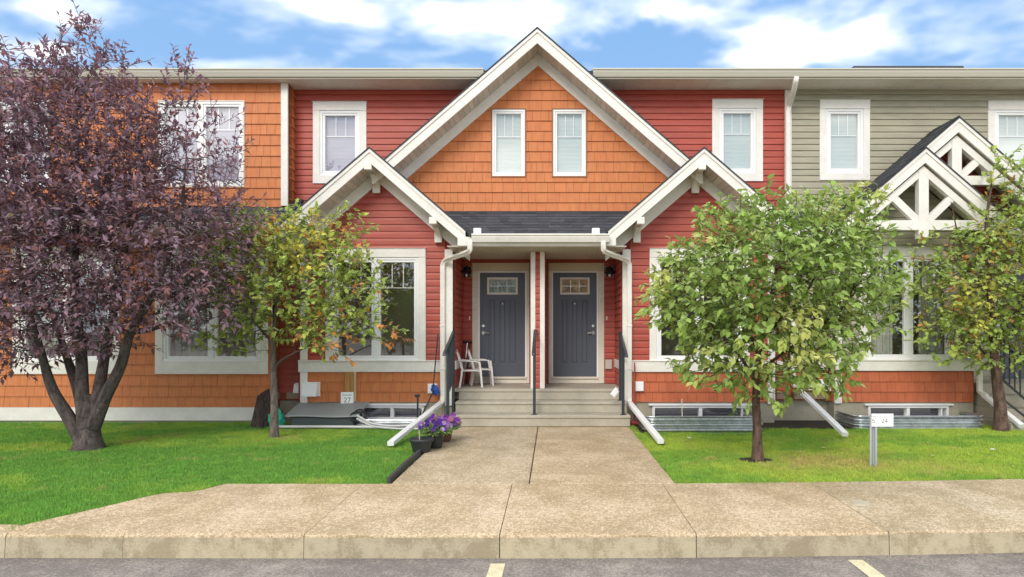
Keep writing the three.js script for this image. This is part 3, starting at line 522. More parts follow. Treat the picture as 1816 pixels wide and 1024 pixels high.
// --- the pair of red houses under the big gable
const red = thing('townhouse', 'pair of red townhouses with a tall orange shingled gable and two grey doors', 'townhouse', [XC, 0, -A]);
{
  shell(red, -4.9, 4.36, -A);
  const roof = mainRoof(red, -4.775, 4.36, [[-4.775, mx(857, 10.9)], [mx(1052, 10.9), 4.36]]);
  // main wall beside and above the gable
  const sl = 0.8625, gTop = 6.70;
  const wl = [[-4.77, 3.3], [-3.6, 3.3], [-3.6, gTop - sl * 3.33], [XC - (gTop - soffitY) / sl, soffitY], [-4.77, soffitY]];
  const wr = [[4.36, 3.3], [3.06, 3.3], [3.06, gTop - sl * 3.33], [XC + (gTop - soffitY) / sl, soffitY], [4.36, soffitY]];
  const wL = { x0: mx(568, B), x1: mx(638, B), y0: my(312, B), y1: my(197, B) }, wR = { x0: mx(1275, B), x1: mx(1340, B), y0: my(308, B), y1: my(193, B) };
  for (const [poly, w, blind, seed] of [[wl, wL, blindLilac, 3], [wr, wR, blindPale, 4]]) {
    cladWall(red, poly, { z: -B, kind: 'siding', mats: redVinyl, back: redBack, course: 0.1155, y0: soffitY - 0.1155 * 40 + 0.03, openings: [[w.x0, w.x1, w.y0, w.y1]], trims: [[w.x0 - 0.12, w.x1 + 0.12, w.y0 - 0.14, w.y1 + 0.15]], seed });
    windowUnit(red, { ...w, z: -B, trim: { t: 0.16, b: 0.15, s: 0.13 }, blind, grille: 0.36 });
  }
  // big gable wall of shingles
  const zg = -11.45, gw = [[mx(873, 11.45), mx(931, 11.45)], [mx(981, 11.45), mx(1039, 11.45)]].map(([a, b]) => ({ x0: a, x1: b, y0: my(313, 11.45), y1: my(195, 11.45) }));
  const apex = 6.58;
  const gp = [[XC - 3.15, 3.84], [XC + 3.15, 3.84], [XC + 3.15, apex - sl * 3.15], [XC, apex], [XC - 3.15, apex - sl * 3.15]];
  cladWall(red, gp, { z: zg, kind: 'shake', mats: orangeShake, back: orangeBack, course: 0.1885, y0: 3.83, openings: gw.map((w) => [w.x0, w.x1, w.y0, w.y1]), trims: gw.map((w) => [w.x0 - 0.015, w.x1 + 0.015, w.y0 - 0.015, w.y1 + 0.015]), thick: 0.045, seed: 5 });
  for (const w of gw) windowUnit(red, { ...w, z: zg, blind: blindPale, grille: 0.38, slim: std({ color: lin(0.30, 0.13, 0.06), roughness: 0.6 }), fw: 0.04, sash: 0.035 });
  part('wall', (() => { const g = new Geo(); for (const p of minus(minus([[[XC - 3.3, 3.3], [XC + 3.3, 3.3], [XC + 0.9, 5.97], [XC, 6.5], [XC - 0.9, 5.97]]], [gw[0].x0, gw[0].x1, gw[0].y0, gw[0].y1]), [gw[1].x0, gw[1].x1, gw[1].y0, gw[1].y1])) g.prism(p, -B - 0.14, -B - 0.003); return g; })(), redBack, red);
  gable(red, { cx: XC, top: 6.97, s: sl, zf: -10.93, zb: -13.2, half: 2.92, barge: 0.245, wallZ: zg, frieze: 0.185, seed: 2 });
  // porch roof between the bays
  {
    const zE = -10.52, yE = 3.285, zT = -11.449, yT = 3.845, L = (v) => lerp(-1.42, -2.05, v), R = (v) => mir(L(v));
    const g = new Geo();
    g.quad([L(0), yE, zE], [R(0), yE, zE], [R(1), yT, zT], [L(1), yT, zT]); g.quad([L(0), yE - 0.03, zE], [R(0), yE - 0.03, zE], [R(0), yE, zE], [L(0), yE, zE]); g.quad([L(0), yE - 0.03, zE], [R(0), yE - 0.03, zE], [R(1), yT - 0.03, zT], [L(1), yT - 0.03, zT]);
    const pr = part('roof', g, roofMat, red);
    const up = Math.hypot(zT - zE, yT - yE), nz = (yT - yE) / up, ny = -(zT - zE) / up;
    tabs(pr, (u, v, h) => [lerp(L(v), R(v), u), lerp(yE, yT, v) + ny * h, lerp(zE, zT, v) + nz * h], 2.6, up, 77);
    part('flashing', new Geo().box(-2.0, mir(-2.0), yT - 0.01, yT + 0.012, zT - 0.002, zT + 0.03), blackMat, pr);
    gutter(pr, mx(836, 10.45), mx(1081, 10.45), 3.285, -10.56, trimMat);
    part('fascia', new Geo().box(-1.62, mir(-1.62), 3.10, 3.25, -10.60, -10.565), trimMat, pr);
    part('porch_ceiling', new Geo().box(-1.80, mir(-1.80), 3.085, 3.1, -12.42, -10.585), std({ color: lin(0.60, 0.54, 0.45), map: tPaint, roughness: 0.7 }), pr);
    part('ceiling_ribs', (() => { const q = new Geo(); for (let x = -1.7; x < 1.2; x += 0.1) q.box(x, x + 0.006, 3.081, 3.0848, -12.38, -10.62); return q; })(), std({ color: lin(0.52, 0.46, 0.38), roughness: 0.7 }), pr);
    for (const q of [1, -1]) { const x = q > 0 ? mx(846, 10.45) : mx(1057, 10.45); part('splash_guard', new Geo().cbox(x - 0.065, x + 0.065, 3.27, 3.385, -10.50, -10.47, 0.006).cbox(x - 0.065, x - 0.055, 3.27, 3.37, -10.56, -10.501, 0.003), whiteVinyl, pr); }
  }
  // bays
  for (const q of [1, -1]) {
    const m = (x) => q > 0 ? x : mir(x), span = (a, b) => q > 0 ? [a, b] : [mir(b), mir(a)], cx = m(-3.13), top = 4.76, s = 0.86;
    const [X0, X1] = span(-4.55, -1.80);
    const [f0, f1] = span(mx(590, A), mx(743, A)), fy0 = my(640, A), fy1 = my(457, A);
    const line = (x, d) => top - s * Math.abs(x - cx) - d;
    const poly = [[X0, 1.0], [X1, 1.0], [X1, line(X1, 0.4)], [cx, line(cx, 0.4)], [X0, line(X0, 0.4)]];
    const [c0, c1] = span(-4.55, -4.42), [d0, d1] = span(-1.945, -1.80);
    cladWall(red, poly, { z: -A, kind: 'siding', mats: redVinyl, back: redBack, course: 0.1235, y0: 1.105, openings: [[f0, f1, fy0, fy1]], trims: [[f0 - 0.12, f1 + 0.12, fy0 - 0.2, fy1 + 0.15], [Math.min(c0, c1), Math.max(c0, c1), 0, 3.3], [Math.min(d0, d1), Math.max(d0, d1), 0, 3.3]], seed: q + 9 });
    cladWall(red, [[X0, 0.365], [X1, 0.365], [X1, 0.92], [X0, 0.92]], { z: -A, kind: 'shake', mats: q > 0 ? orangeShake : rustShake, back: orangeBack, course: 0.186, y0: 0.362, trims: [[c0, c1, 0, 1.2], [d0, d1, 0, 1.2]], seed: q + 20 });
    windowUnit(red, { x0: f0, x1: f1, y0: fy0, y1: fy1, z: -A, cols: 2, trim: { t: 0.16, b: 0, s: 0.125 }, grille: 0.27 });
    part('belt_board', new Geo().cbox(X0 - 0.03, X1, my(660, A), my(641, A), -A - 0.002, -A + 0.045).extrudeX([[-A, my(641, A) + 0.0], [-A + 0.062, my(641, A)], [-A + 0.062, my(641, A) + 0.012], [-A, my(641, A) + 0.025]], X0 - 0.03, X1), trimMat, red);
    part('corner_board', new Geo().cbox(c0, c1, my(660, A) - 0.58, my(660, A) - 0.002, -A - 0.004, -A + 0.036), trimMat, red); part('corner_board', new Geo().cbox(c0, c1, my(641, A) + 0.027, 3.12, -A - 0.004, -A + 0.036), trimMat, red);
    part('corner_board', new Geo().cbox(d0, d1, 0.30, my(660, A) - 0.002, -A - 0.1, -A + 0.036), trimMat, red); part('corner_board', new Geo().cbox(d0, d1, my(641, A) + 0.027, 3.12, -A - 0.1, -A + 0.036), trimMat, red);
    const hole = [...span(mx(638, A), mx(752, A)), 0.04, 0.30]; if (q < 0) { hole[0] = mx(1157, A); hole[1] = mx(1329, A); }
    foundation(red, X0, X1, -A, hole); basementWindow(red, hole[0], hole[1], hole[2], hole[3], -A);
    gable(red, { cx, top, s, zf: -10.6, zb: -12.2, half: 1.64, barge: 0.235, wallZ: -A + 0.018, frieze: 0.21, seed: q + 4 });
    bracket(red, cx - 0.03, line(cx, 0.24), -A + 0.049, -10.6, 0.40);
    for (const k of [1.08, -1.08]) bracket(red, cx + k * 1.0, line(cx + k, 0.27) + 0.03, -A + 0.049, -10.6, 0.36);
    // cheek wall of the porch, and the outer return
    const xw = m(-1.80);
    const cheek = q > 0 ? { poly: [[A + 0.1, 0.6], [D, 0.6], [D, 3.085], [A + 0.1, 3.085]], xf: T(xw, 0, 0, Math.PI / 2) } : { poly: [[-D, 0.6], [-A - 0.1, 0.6], [-A - 0.1, 3.085], [-D, 3.085]], xf: T(xw, 0, 0, -Math.PI / 2) };
    cladWall(red, cheek.poly, { z: 0, kind: 'siding', mats: redVinyl, back: redBack, course: 0.1235, y0: 0.608, xf: cheek.xf, seed: q + 31, thick: 0.1 });
    part('belt_board', (() => { const g = new Geo(), a = q > 0 ? xw : xw - 0.03; return g.cbox(a, a + 0.03, my(660, A) + 0.03, my(641, A), -12.38, -A - 0.1005); })(), trimMat, red);
    const xo = m(-4.55); part('wall', new Geo().box(xo - 0.05, xo + 0.05, 0.3, 3.3, -11.62, -A - 0.02), redBack, red);
    // exhaust hoods and boxes
    if (q > 0) { ventHood(red, mx(541, A), mx(567, A), my(702, A), my(679, A), -A + 0.02, 0.16); ventHood(red, mx(760, A), mx(775, A), my(697, A), my(682, A), -A + 0.02, 0.07, 0.01); } else ventHood(red, mx(1127, A), mx(1140, A), my(693, A), my(678, A), -A + 0.02, 0.07, 0.01);
  }
  // recess walls outside the bays
  cladWall(red, [[-5.3, 0.36], [-4.5, 0.36], [-4.5, 3.75], [-5.3, 3.75]], { z: -B, kind: 'siding', mats: redVinyl, back: redBack, course: 0.1235, y0: 0.37, seed: 41 });
  ventHood(red, mx(522, 11.4), mx(541, 11.4), my(697, 11.4), my(681, 11.4), -11.45, 0.12);
  foundation(red, -5.3, -4.5, -B);
  cladWall(red, [[3.9, 1.0], [4.36, 1.0], [4.36, 3.6], [3.9, 3.6]], { z: -B, kind: 'siding', mats: redVinyl, back: redBack, course: 0.1235, y0: 1.105, seed: 42 });
  cladWall(red, [[3.9, 0.36], [4.36, 0.36], [4.36, 0.92], [3.9, 0.92]], { z: -B, kind: 'shake', mats: rustShake, back: orangeBack, course: 0.186, y0: 0.362, seed: 43 });
  part('belt_board', new Geo().cbox(3.9, 4.36, 0.915, 1.10, -B - 0.002, -B + 0.045), trimMat, red);
  foundation(red, 3.9, 4.36, -B);
  // porch back wall with the two doors
  const dL = [mx(851, D), mx(931, D)], dR = [mx(981, D), mx(1058, D)], dy0 = my(668, D), dy1 = my(484, D), tO = 0.145;
  cladWall(red, [[-1.80, 0.58], [mir(-1.80), 0.58], [mir(-1.80), 3.085], [-1.80, 3.085]], { z: -D, kind: 'siding', mats: redVinyl, back: redBack, course: 0.1235, y0: 0.608, openings: [[dL[0] - 0.03, dL[1] + 0.03, 0.6, dy1 + 0.03], [dR[0] - 0.03, dR[1] + 0.03, 0.6, dy1 + 0.03]], trims: [[dL[0] - tO, dL[1] + 0.09, 0.5, dy1 + 0.18], [dR[0] - 0.09, dR[1] + tO, 0.5, dy1 + 0.18]], seed: 51 });
  // partition between the doors
  const p0 = mx(941, 11.25), p1 = mx(966, 11.25);
  part('partition', new Geo().box(p0 + 0.015, p1 - 0.015, 0.6, 3.084, -D + 0.02, -11.27), redBack, red);
  part('corner_board', new Geo().cbox(p0, p0 + 0.085, 0.602, 3.084, -11.36, -11.235), trimMat, red); part('corner_board', new Geo().cbox(p1 - 0.085, p1, 0.602, 3.084, -11.36, -11.235), trimMat, red);
  cladWall(red, [[p0 + 0.085, 0.602], [p1 - 0.085, 0.602], [p1 - 0.085, 3.084], [p0 + 0.085, 3.084]], { z: -11.258, kind: 'siding', mats: redVinyl, back: redBack, course: 0.1235, y0: 0.608, thick: 0.01, seed: 52 });
  for (const [sx, xw, ry, a, b] of [[1, p1 - 0.012, Math.PI / 2, 11.37, D], [-1, p0 + 0.012, -Math.PI / 2, -D, -11.37]]) cladWall(red, [[a, 0.602], [b, 0.602], [b, 3.084], [a, 3.084]], { z: 0, kind: 'siding', mats: redVinyl, back: redBack, course: 0.1235, y0: 0.608, xf: T(xw, 0, 0, ry), thick: 0.01, seed: 53 + sx, loose: true });
  const font = await new FontLoader().loadAsync('fonts/droid/droid_sans_regular.typeface.json');
  const digitMat = std({ color: lin(0.50, 0.49, 0.45), roughness: 0.35, metalness: 0.6 });
  const makeDoor = ([x0, x1], q, number) => {
    const z = -D + 0.0, W = x1 - x0, H = dy1 - dy0, face = z - 0.01, g = new Geo();
    const fx = (t) => x0 + t * W, fy = (t) => dy0 + t * H;
    const panels = [[0.19, 0.355], [0.42, 0.585], [0.65, 0.815]].map(([a, b]) => q > 0 ? [fx(a), fx(b), fy(0.125), fy(0.745)] : [fx(1 - b), fx(1 - a), fy(0.125), fy(0.745)]), lite = [fx(0.16), fx(0.84), fy(0.79), fy(0.955)];
    let ps = [[[x0, dy0], [x1, dy0], [x1, dy1], [x0, dy1]]]; for (const w of [...panels, lite]) ps = minus(ps, w);
    for (const p of ps) g.prism(p, face - 0.045, face);
    const door = part('door', g, doorMat, red);
    for (const [a, b, c, d] of panels) { const e = new Geo(), i = 0.028; e.box(a, b, c, d, face - 0.04, face - 0.014); e.cbox(a + i, b - i, c + i, d - i, face - 0.02, face - 0.003, 0.008); part('panel', e, doorMat, door); }
    { const e = new Geo(), [a, b, c, d] = lite, w = 0.04; e.cbox(a, b, d - w, d, face - 0.04, face + 0.012); e.cbox(a, b, c, c + w, face - 0.04, face + 0.012); e.cbox(a, a + w, c + w, d - w, face - 0.04, face + 0.012); e.cbox(b - w, b, c + w, d - w, face - 0.04, face + 0.012); part('window_frame', e, trimMat, door);
      part('pane', new Geo().quad([a + w, c + w, face - 0.02], [b - w, c + w, face - 0.02], [b - w, d - w, face - 0.02], [a + w, d - w, face - 0.02]), new THREE.MeshPhysicalMaterial({ color: q > 0 ? lin(0.75, 0.82, 0.78) : lin(0.9, 0.78, 0.5), transmission: 1, roughness: 0.3, thickness: 0 }), door);
      const cm = new Geo(), A0 = a + w, B0 = b - w, C0 = c + w, D0 = d - w, zc = face - 0.012, t = 0.002;
      for (const u of [0.33, 0.67]) cm.box(lerp(A0, B0, u) - t, lerp(A0, B0, u) + t, C0, D0, zc - 0.006, zc);
      for (const v of [0.5]) cm.box(A0, B0, lerp(C0, D0, v) - t, lerp(C0, D0, v) + t, zc - 0.008, zc - 0.001);
      const arc = (s) => { const pts = []; for (let i = 0; i <= 10; i++) { const u = i / 10; pts.push([lerp(A0, B0, u), lerp(C0, D0, 0.5 + s * 0.36 * Math.sin(u * Math.PI)), zc]); } cm.tube(pts, 0.0022, 5); }; arc(1); arc(-1);
      part('leading', cm, nickel, door);
      part('privacy_film', new Geo().box(a - 0.02, b + 0.02, c - 0.02, d + 0.02, face - 0.048, face - 0.042), std({ color: q > 0 ? lin(0.66, 0.70, 0.65) : lin(0.80, 0.62, 0.34), roughness: 0.9, map: grey(field(256, [[6, 5, 1], [20, 16, 0.7]], 60 + q), 0.4, 1.2, 0.6) }), door); }
    const hx = q > 0 ? x0 + 0.07 : x1 - 0.07, hy = dy0 + 0.87;
    const h = new Geo(); h.add(new THREE.CylinderGeometry(0.03, 0.032, 0.018, 24), T(hx, hy, face + 0.008, 0, Math.PI / 2)); h.sweep(ring(0.011, 10), curve([[hx, hy, face + 0.01], [hx, hy, face + 0.05], [hx + q * 0.03, hy + 0.004, face + 0.062], [hx + q * 0.115, hy - 0.006, face + 0.058]], 14), [0, 1, 0]); part('handle', h, nickel, door);
    part('deadbolt', new Geo().add(new THREE.CylinderGeometry(0.026, 0.03, 0.022, 24), T(hx, hy + 0.14, face + 0.01, 0, Math.PI / 2)).cbox(hx - 0.004, hx + 0.004, hy + 0.128, hy + 0.152, face + 0.02, face + 0.024, 0.001), nickel, door);
    part('peephole', new Geo().add(new THREE.CylinderGeometry(0.009, 0.011, 0.012, 16), T((x0 + x1) / 2, fy(0.70), face + 0.004, 0, Math.PI / 2)), nickel, door);
    // frame and casing
    const fr = new Geo(), e = 0.03; fr.box(x0 - e, x0 - 0.003, 0.6, dy1 + e, z - 0.08, z + 0.012); fr.box(x1 + 0.003, x1 + e, 0.6, dy1 + e, z - 0.08, z + 0.012); fr.box(x0 - 0.003, x1 + 0.003, dy1 + 0.003, dy1 + e, z - 0.08, z + 0.012);
    part('door_frame', fr, whiteVinyl, red);
    const cl = q > 0 ? x0 - tO - 0.005 : x0 - 0.09, cr = q > 0 ? x1 + 0.09 : x1 + tO + 0.005;
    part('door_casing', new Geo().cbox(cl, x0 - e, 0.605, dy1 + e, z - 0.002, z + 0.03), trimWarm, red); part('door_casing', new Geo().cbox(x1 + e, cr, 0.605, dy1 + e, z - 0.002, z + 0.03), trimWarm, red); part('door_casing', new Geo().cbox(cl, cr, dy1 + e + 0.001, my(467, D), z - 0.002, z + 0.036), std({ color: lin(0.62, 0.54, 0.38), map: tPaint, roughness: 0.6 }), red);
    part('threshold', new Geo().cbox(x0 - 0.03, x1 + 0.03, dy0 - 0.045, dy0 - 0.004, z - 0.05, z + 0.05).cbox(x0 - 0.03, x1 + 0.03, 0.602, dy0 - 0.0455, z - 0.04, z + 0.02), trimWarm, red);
    // house number, one digit above the other
    const nx = q > 0 ? (cl + x0 - e) / 2 : (x1 + e + cr) / 2; [...number].forEach((ch, i) => { const t = new TextGeometry(ch, { font, size: 0.088, depth: 0.008, curveSegments: 5 }); t.computeBoundingBox(); const bb = t.boundingBox; part('house_number', new Geo().add(t, T(nx - (bb.max.x + bb.min.x) / 2, my(q > 0 ? 518 : 505, D) - i * 0.121, z + 0.03)), digitMat, red); });
    // doorbell
    const bx = q > 0 ? mx(833, D) : mx(1076, D); part('doorbell', new Geo().cbox(bx - 0.014, bx + 0.014, my(568, D), my(561, D), z + 0.004, z + 0.03, 0.004), std({ color: lin(0.85, 0.66, 0.5), roughness: 0.4 }), red);
    // coach lamp, unlit
    const lx = q > 0 ? mx(829, D) : mx(1080, D), ly = my(487, D), lz = z + 0.16; const pl = part('wall_lamp', new Geo().cbox(lx - 0.075, lx + 0.075, ly - 0.05, ly + 0.15, z + 0.004, z + 0.03).sweep(ring(0.012, 8), curve([[lx, ly + 0.1, z + 0.03], [lx, ly + 0.16, z + 0.08], [lx, ly + 0.15, lz], [lx, ly + 0.10, lz]], 12), [1, 0, 0]), blackMat, red);
    part('back_plate', new Geo().cbox(lx - 0.085, lx + 0.085, ly - 0.06, ly + 0.16, z + 0.002, z + 0.02), trimWarm, pl);
    part('lamp_shade', new Geo().add(new THREE.LatheGeometry([[0.012, 0.1], [0.03, 0.095], [0.045, 0.07], [0.06, 0.045], [0.088, 0.015], [0.09, 0.005], [0.084, 0.008], [0.055, 0.035]].map(([r, y]) => new THREE.Vector2(r, y)), 28), T(lx, ly, lz, 0, 0, 0, 1.2)), blackMat, pl);
    part('glass_jar', new Geo().add(new THREE.LatheGeometry([[0.066, 0.012], [0.076, -0.02], [0.070, -0.06], [0.045, -0.09], [0.012, -0.10], [0.0, -0.10]].map(([r, y]) => new THREE.Vector2(r, y)), 28), T(lx, ly, lz, 0, 0, 0, 1.2)), bulbGlass, pl);
    part('bulb', new Geo().add(new THREE.SphereGeometry(0.028, 16, 12), T(lx, ly - 0.03, lz)), whiteVinyl, pl);
  };
  makeDoor(dL, 1, '2012'); makeDoor(dR, -1, '2016');
  part('outlet_box', new Geo().cbox(mx(1073, D), mx(1085, D), my(655, D), my(638, D), -D + 0.01, -D + 0.06, 0.01), std({ color: lin(0.5, 0.45, 0.4), roughness: 0.5 }), red);
  part('outlet_box', new Geo().cbox(mx(825, D), mx(836, D), my(652, D), my(641, D), -D + 0.01, -D + 0.05, 0.01), std({ color: lin(0.5, 0.45, 0.4), roughness: 0.5 }), red);
  // downspouts of the porch gutter with their run-outs
  spout(red, [[-1.40, 3.2, -10.5], [-1.40, 3.08, -10.5], [-1.44, 2.99, -10.56], [-1.88, 2.92, -11.05], [-1.97, 2.84, -11.125], [-1.975, 2.6, -11.125], [-1.975, 1.5, -11.125], [-1.975, 0.5, -11.125], [-1.985, 0.38, -11.10], [-2.02, 0.33, -10.9]], 60, [0, 0, 1], [[-1.975, 1.72, -11.125], [-1.975, 0.95, -11.125]]);
  spout(red, [[mir(-1.40), 3.2, -10.5], [mir(-1.40), 3.08, -10.5], [mir(-1.44), 2.99, -10.56], [1.30, 2.92, -11.05], [1.375, 2.84, -11.125], [1.38, 2.6, -11.125], [1.38, 1.5, -11.125], [1.38, 0.5, -11.125], [1.38, 0.38, -11.10], [1.39, 0.33, -10.9]], 60, [0, 0, 1], [[1.38, 1.72, -11.125], [1.38, 0.95, -11.125]]);
  const runout = (o, pts) => part('downspout_extension', new Geo().sweep(spoutProf.map(([a, b]) => [a * 1.12, b * 1.12]), pts), whiteVinyl, o);
  runout(red, [[-2.01, 0.345, -10.98], [-2.27, 0.06, -8.68]]); runout(red, [[1.385, 0.345, -10.98], [1.545, 0.06, -8.85]]);
  // downspout at the seam with the green house
  const xs = mx(1397, 11.42);
  part('corner_board', new Geo().cbox(mx(1391, B), mx(1403, B), 3.55, soffitY - 0.01, -B + 0.001, -B + 0.04), trimMat, red);
  spout(red, [[mx(1413, 10.95), 6.14, -10.96], [mx(1412, 10.95), 6.06, -10.97], [mx(1408, 11.1), 5.95, -11.1], [xs + 0.02, 5.80, -11.38], [xs, 5.68, -11.41], [xs, 5.4, -11.41], [xs, 4.4, -11.41], [xs, 3.75, -11.41]], 50);
  spout(red, [[xs + 0.1, 3.1, -11.42], [xs + 0.1, 2.0, -11.42], [xs + 0.1, 0.8, -11.42], [xs + 0.1, 0.68, -11.40], [xs + 0.1, 0.62, -11.25]], 30);
  runout(red, [[xs + 0.1, 0.64, -11.3], [4.44, 0.07, -9.4]]);
}

// --- orange house on the left
const orange = thing('townhouse', 'orange shingled townhouse at the left behind the purple leaved tree', 'townhouse', [-8.4, 0, -A]);
{
  const X0 = -12.6, XU = -4.772, XL = -5.06;
  shell(orange, X0, -5.02, -A);
  mainRoof(orange, X0, XU - 0.002, [[X0, XU - 0.002]]);
  const wu = { x0: mx(283, A), x1: mx(432, A), y0: my(330, A), y1: my(181, A) }, wu2 = { x0: -10.6, x1: -9.1, y0: wu.y0, y1: wu.y1 };
  cladWall(orange, [[X0, 3.6], [XU, 3.6], [XU, soffitY], [X0, soffitY]], { z: -A, kind: 'shake', mats: orangeShake, back: orangeBack, course: 0.193, y0: 3.84, openings: [wu, wu2].map((w) => [w.x0, w.x1, w.y0, w.y1]), trims: [[mx(499, A), mx(513, A), 3, 7]], seed: 61, minX: -7.6 });
  for (const w of [wu, wu2]) windowUnit(orange, { ...w, z: -A, cols: 2, blind: blindLilac, grille: 0.3, slim: trimWarm });
  part('corner_board', new Geo().cbox(mx(499, A), XU, my(366, A), soffitY - 0.003, -A - 0.03, -A + 0.034), trimMat, orange);
  cladWall(orange, [[A + 0.03, 3.6], [B + 0.02, 3.6], [B + 0.02, soffitY - 0.003], [A + 0.03, soffitY - 0.003]], { z: 0, kind: 'shake', mats: orangeShake, back: orangeBack, course: 0.193, y0: 3.84, xf: T(XU - 0.02, 0, 0, Math.PI / 2), seed: 62, thick: 0.1 });
  // pent roof over the ground floor
  {
    const zE = -10.72, yE = 3.50, zT = -11.17, yT = 3.88, xr = -4.62, g = new Geo(), up = Math.hypot(zT - zE, yT - yE), nz = (yT - yE) / up, ny = (zE - zT) / up;
    g.extrudeX([[zE, yE], [zT, yT], [zT, yT - 0.06], [zE, yE - 0.06]], X0, xr);
    const pr = part('roof', g, roofMat, orange); tabs(pr, (u, v, h) => [lerp(X0, xr, u), lerp(yE, yT, v) + ny * h, lerp(zE, zT, v) + nz * h], xr - X0, up, 88);
    part('roof', new Geo().extrudeX([[-11.17, 3.88], [-11.52, 4.12], [-11.52, 4.05], [-11.17, 3.82]], -4.768, xr), roofMat, orange);
    part('soffit', new Geo().box(X0, -4.66, 3.36, 3.375, -11.52, -10.72), soffitMat, pr); part('fascia', new Geo().box(X0, -4.66, 3.36, 3.49, -10.73, -10.70), trimMat, pr); gutter(pr, X0, -4.68, 3.5, -10.699, trimMat);
  }
  const wl = { x0: mx(290, A), x1: mx(462, A), y0: my(641, A), y1: my(455, A) }, wl2 = { x0: -9.6, x1: -7.95, y0: wl.y0, y1: wl.y1 };
  cladWall(orange, [[X0, 0.27], [XL, 0.27], [XL, 3.36], [X0, 3.36]], { z: -A, kind: 'shake', mats: orangeShake, back: orangeBack, course: 0.193, y0: 0.272, openings: [wl, wl2].map((w) => [w.x0, w.x1, w.y0, w.y1]), trims: [wl, wl2].map((w) => [w.x0 - 0.13, w.x1 + 0.13, w.y0 - 0.22, w.y1 + 0.15]).concat([[mx(483, A), XL, 0.6, 4]]), seed: 63, minX: -8.6, });
  for (const w of [wl, wl2]) windowUnit(orange, { ...w, z: -A, cols: 2, trim: { t: 0.16, b: 0.23, s: 0.14 }, grille: 0.27, curtain: [[w.x0 + 0.05, w.x0 + 0.6]] });
  part('corner_board', new Geo().cbox(mx(483, A), XL, my(704, A), 3.358, -A - 0.1, -A + 0.034), trimMat, orange);
  part('return_wall', new Geo().box(XL - 0.12, XL - 0.004, 0.0, 3.36, -11.62, -A - 0.101), orangeBack, orange);
  part('base_board', new Geo().cbox(X0, mx(476, A), 0.03, 0.268, -A - 0.02, -A + 0.03), trimMat, orange);
  foundation(orange, X0, XL, -A, null, 0.25);
}
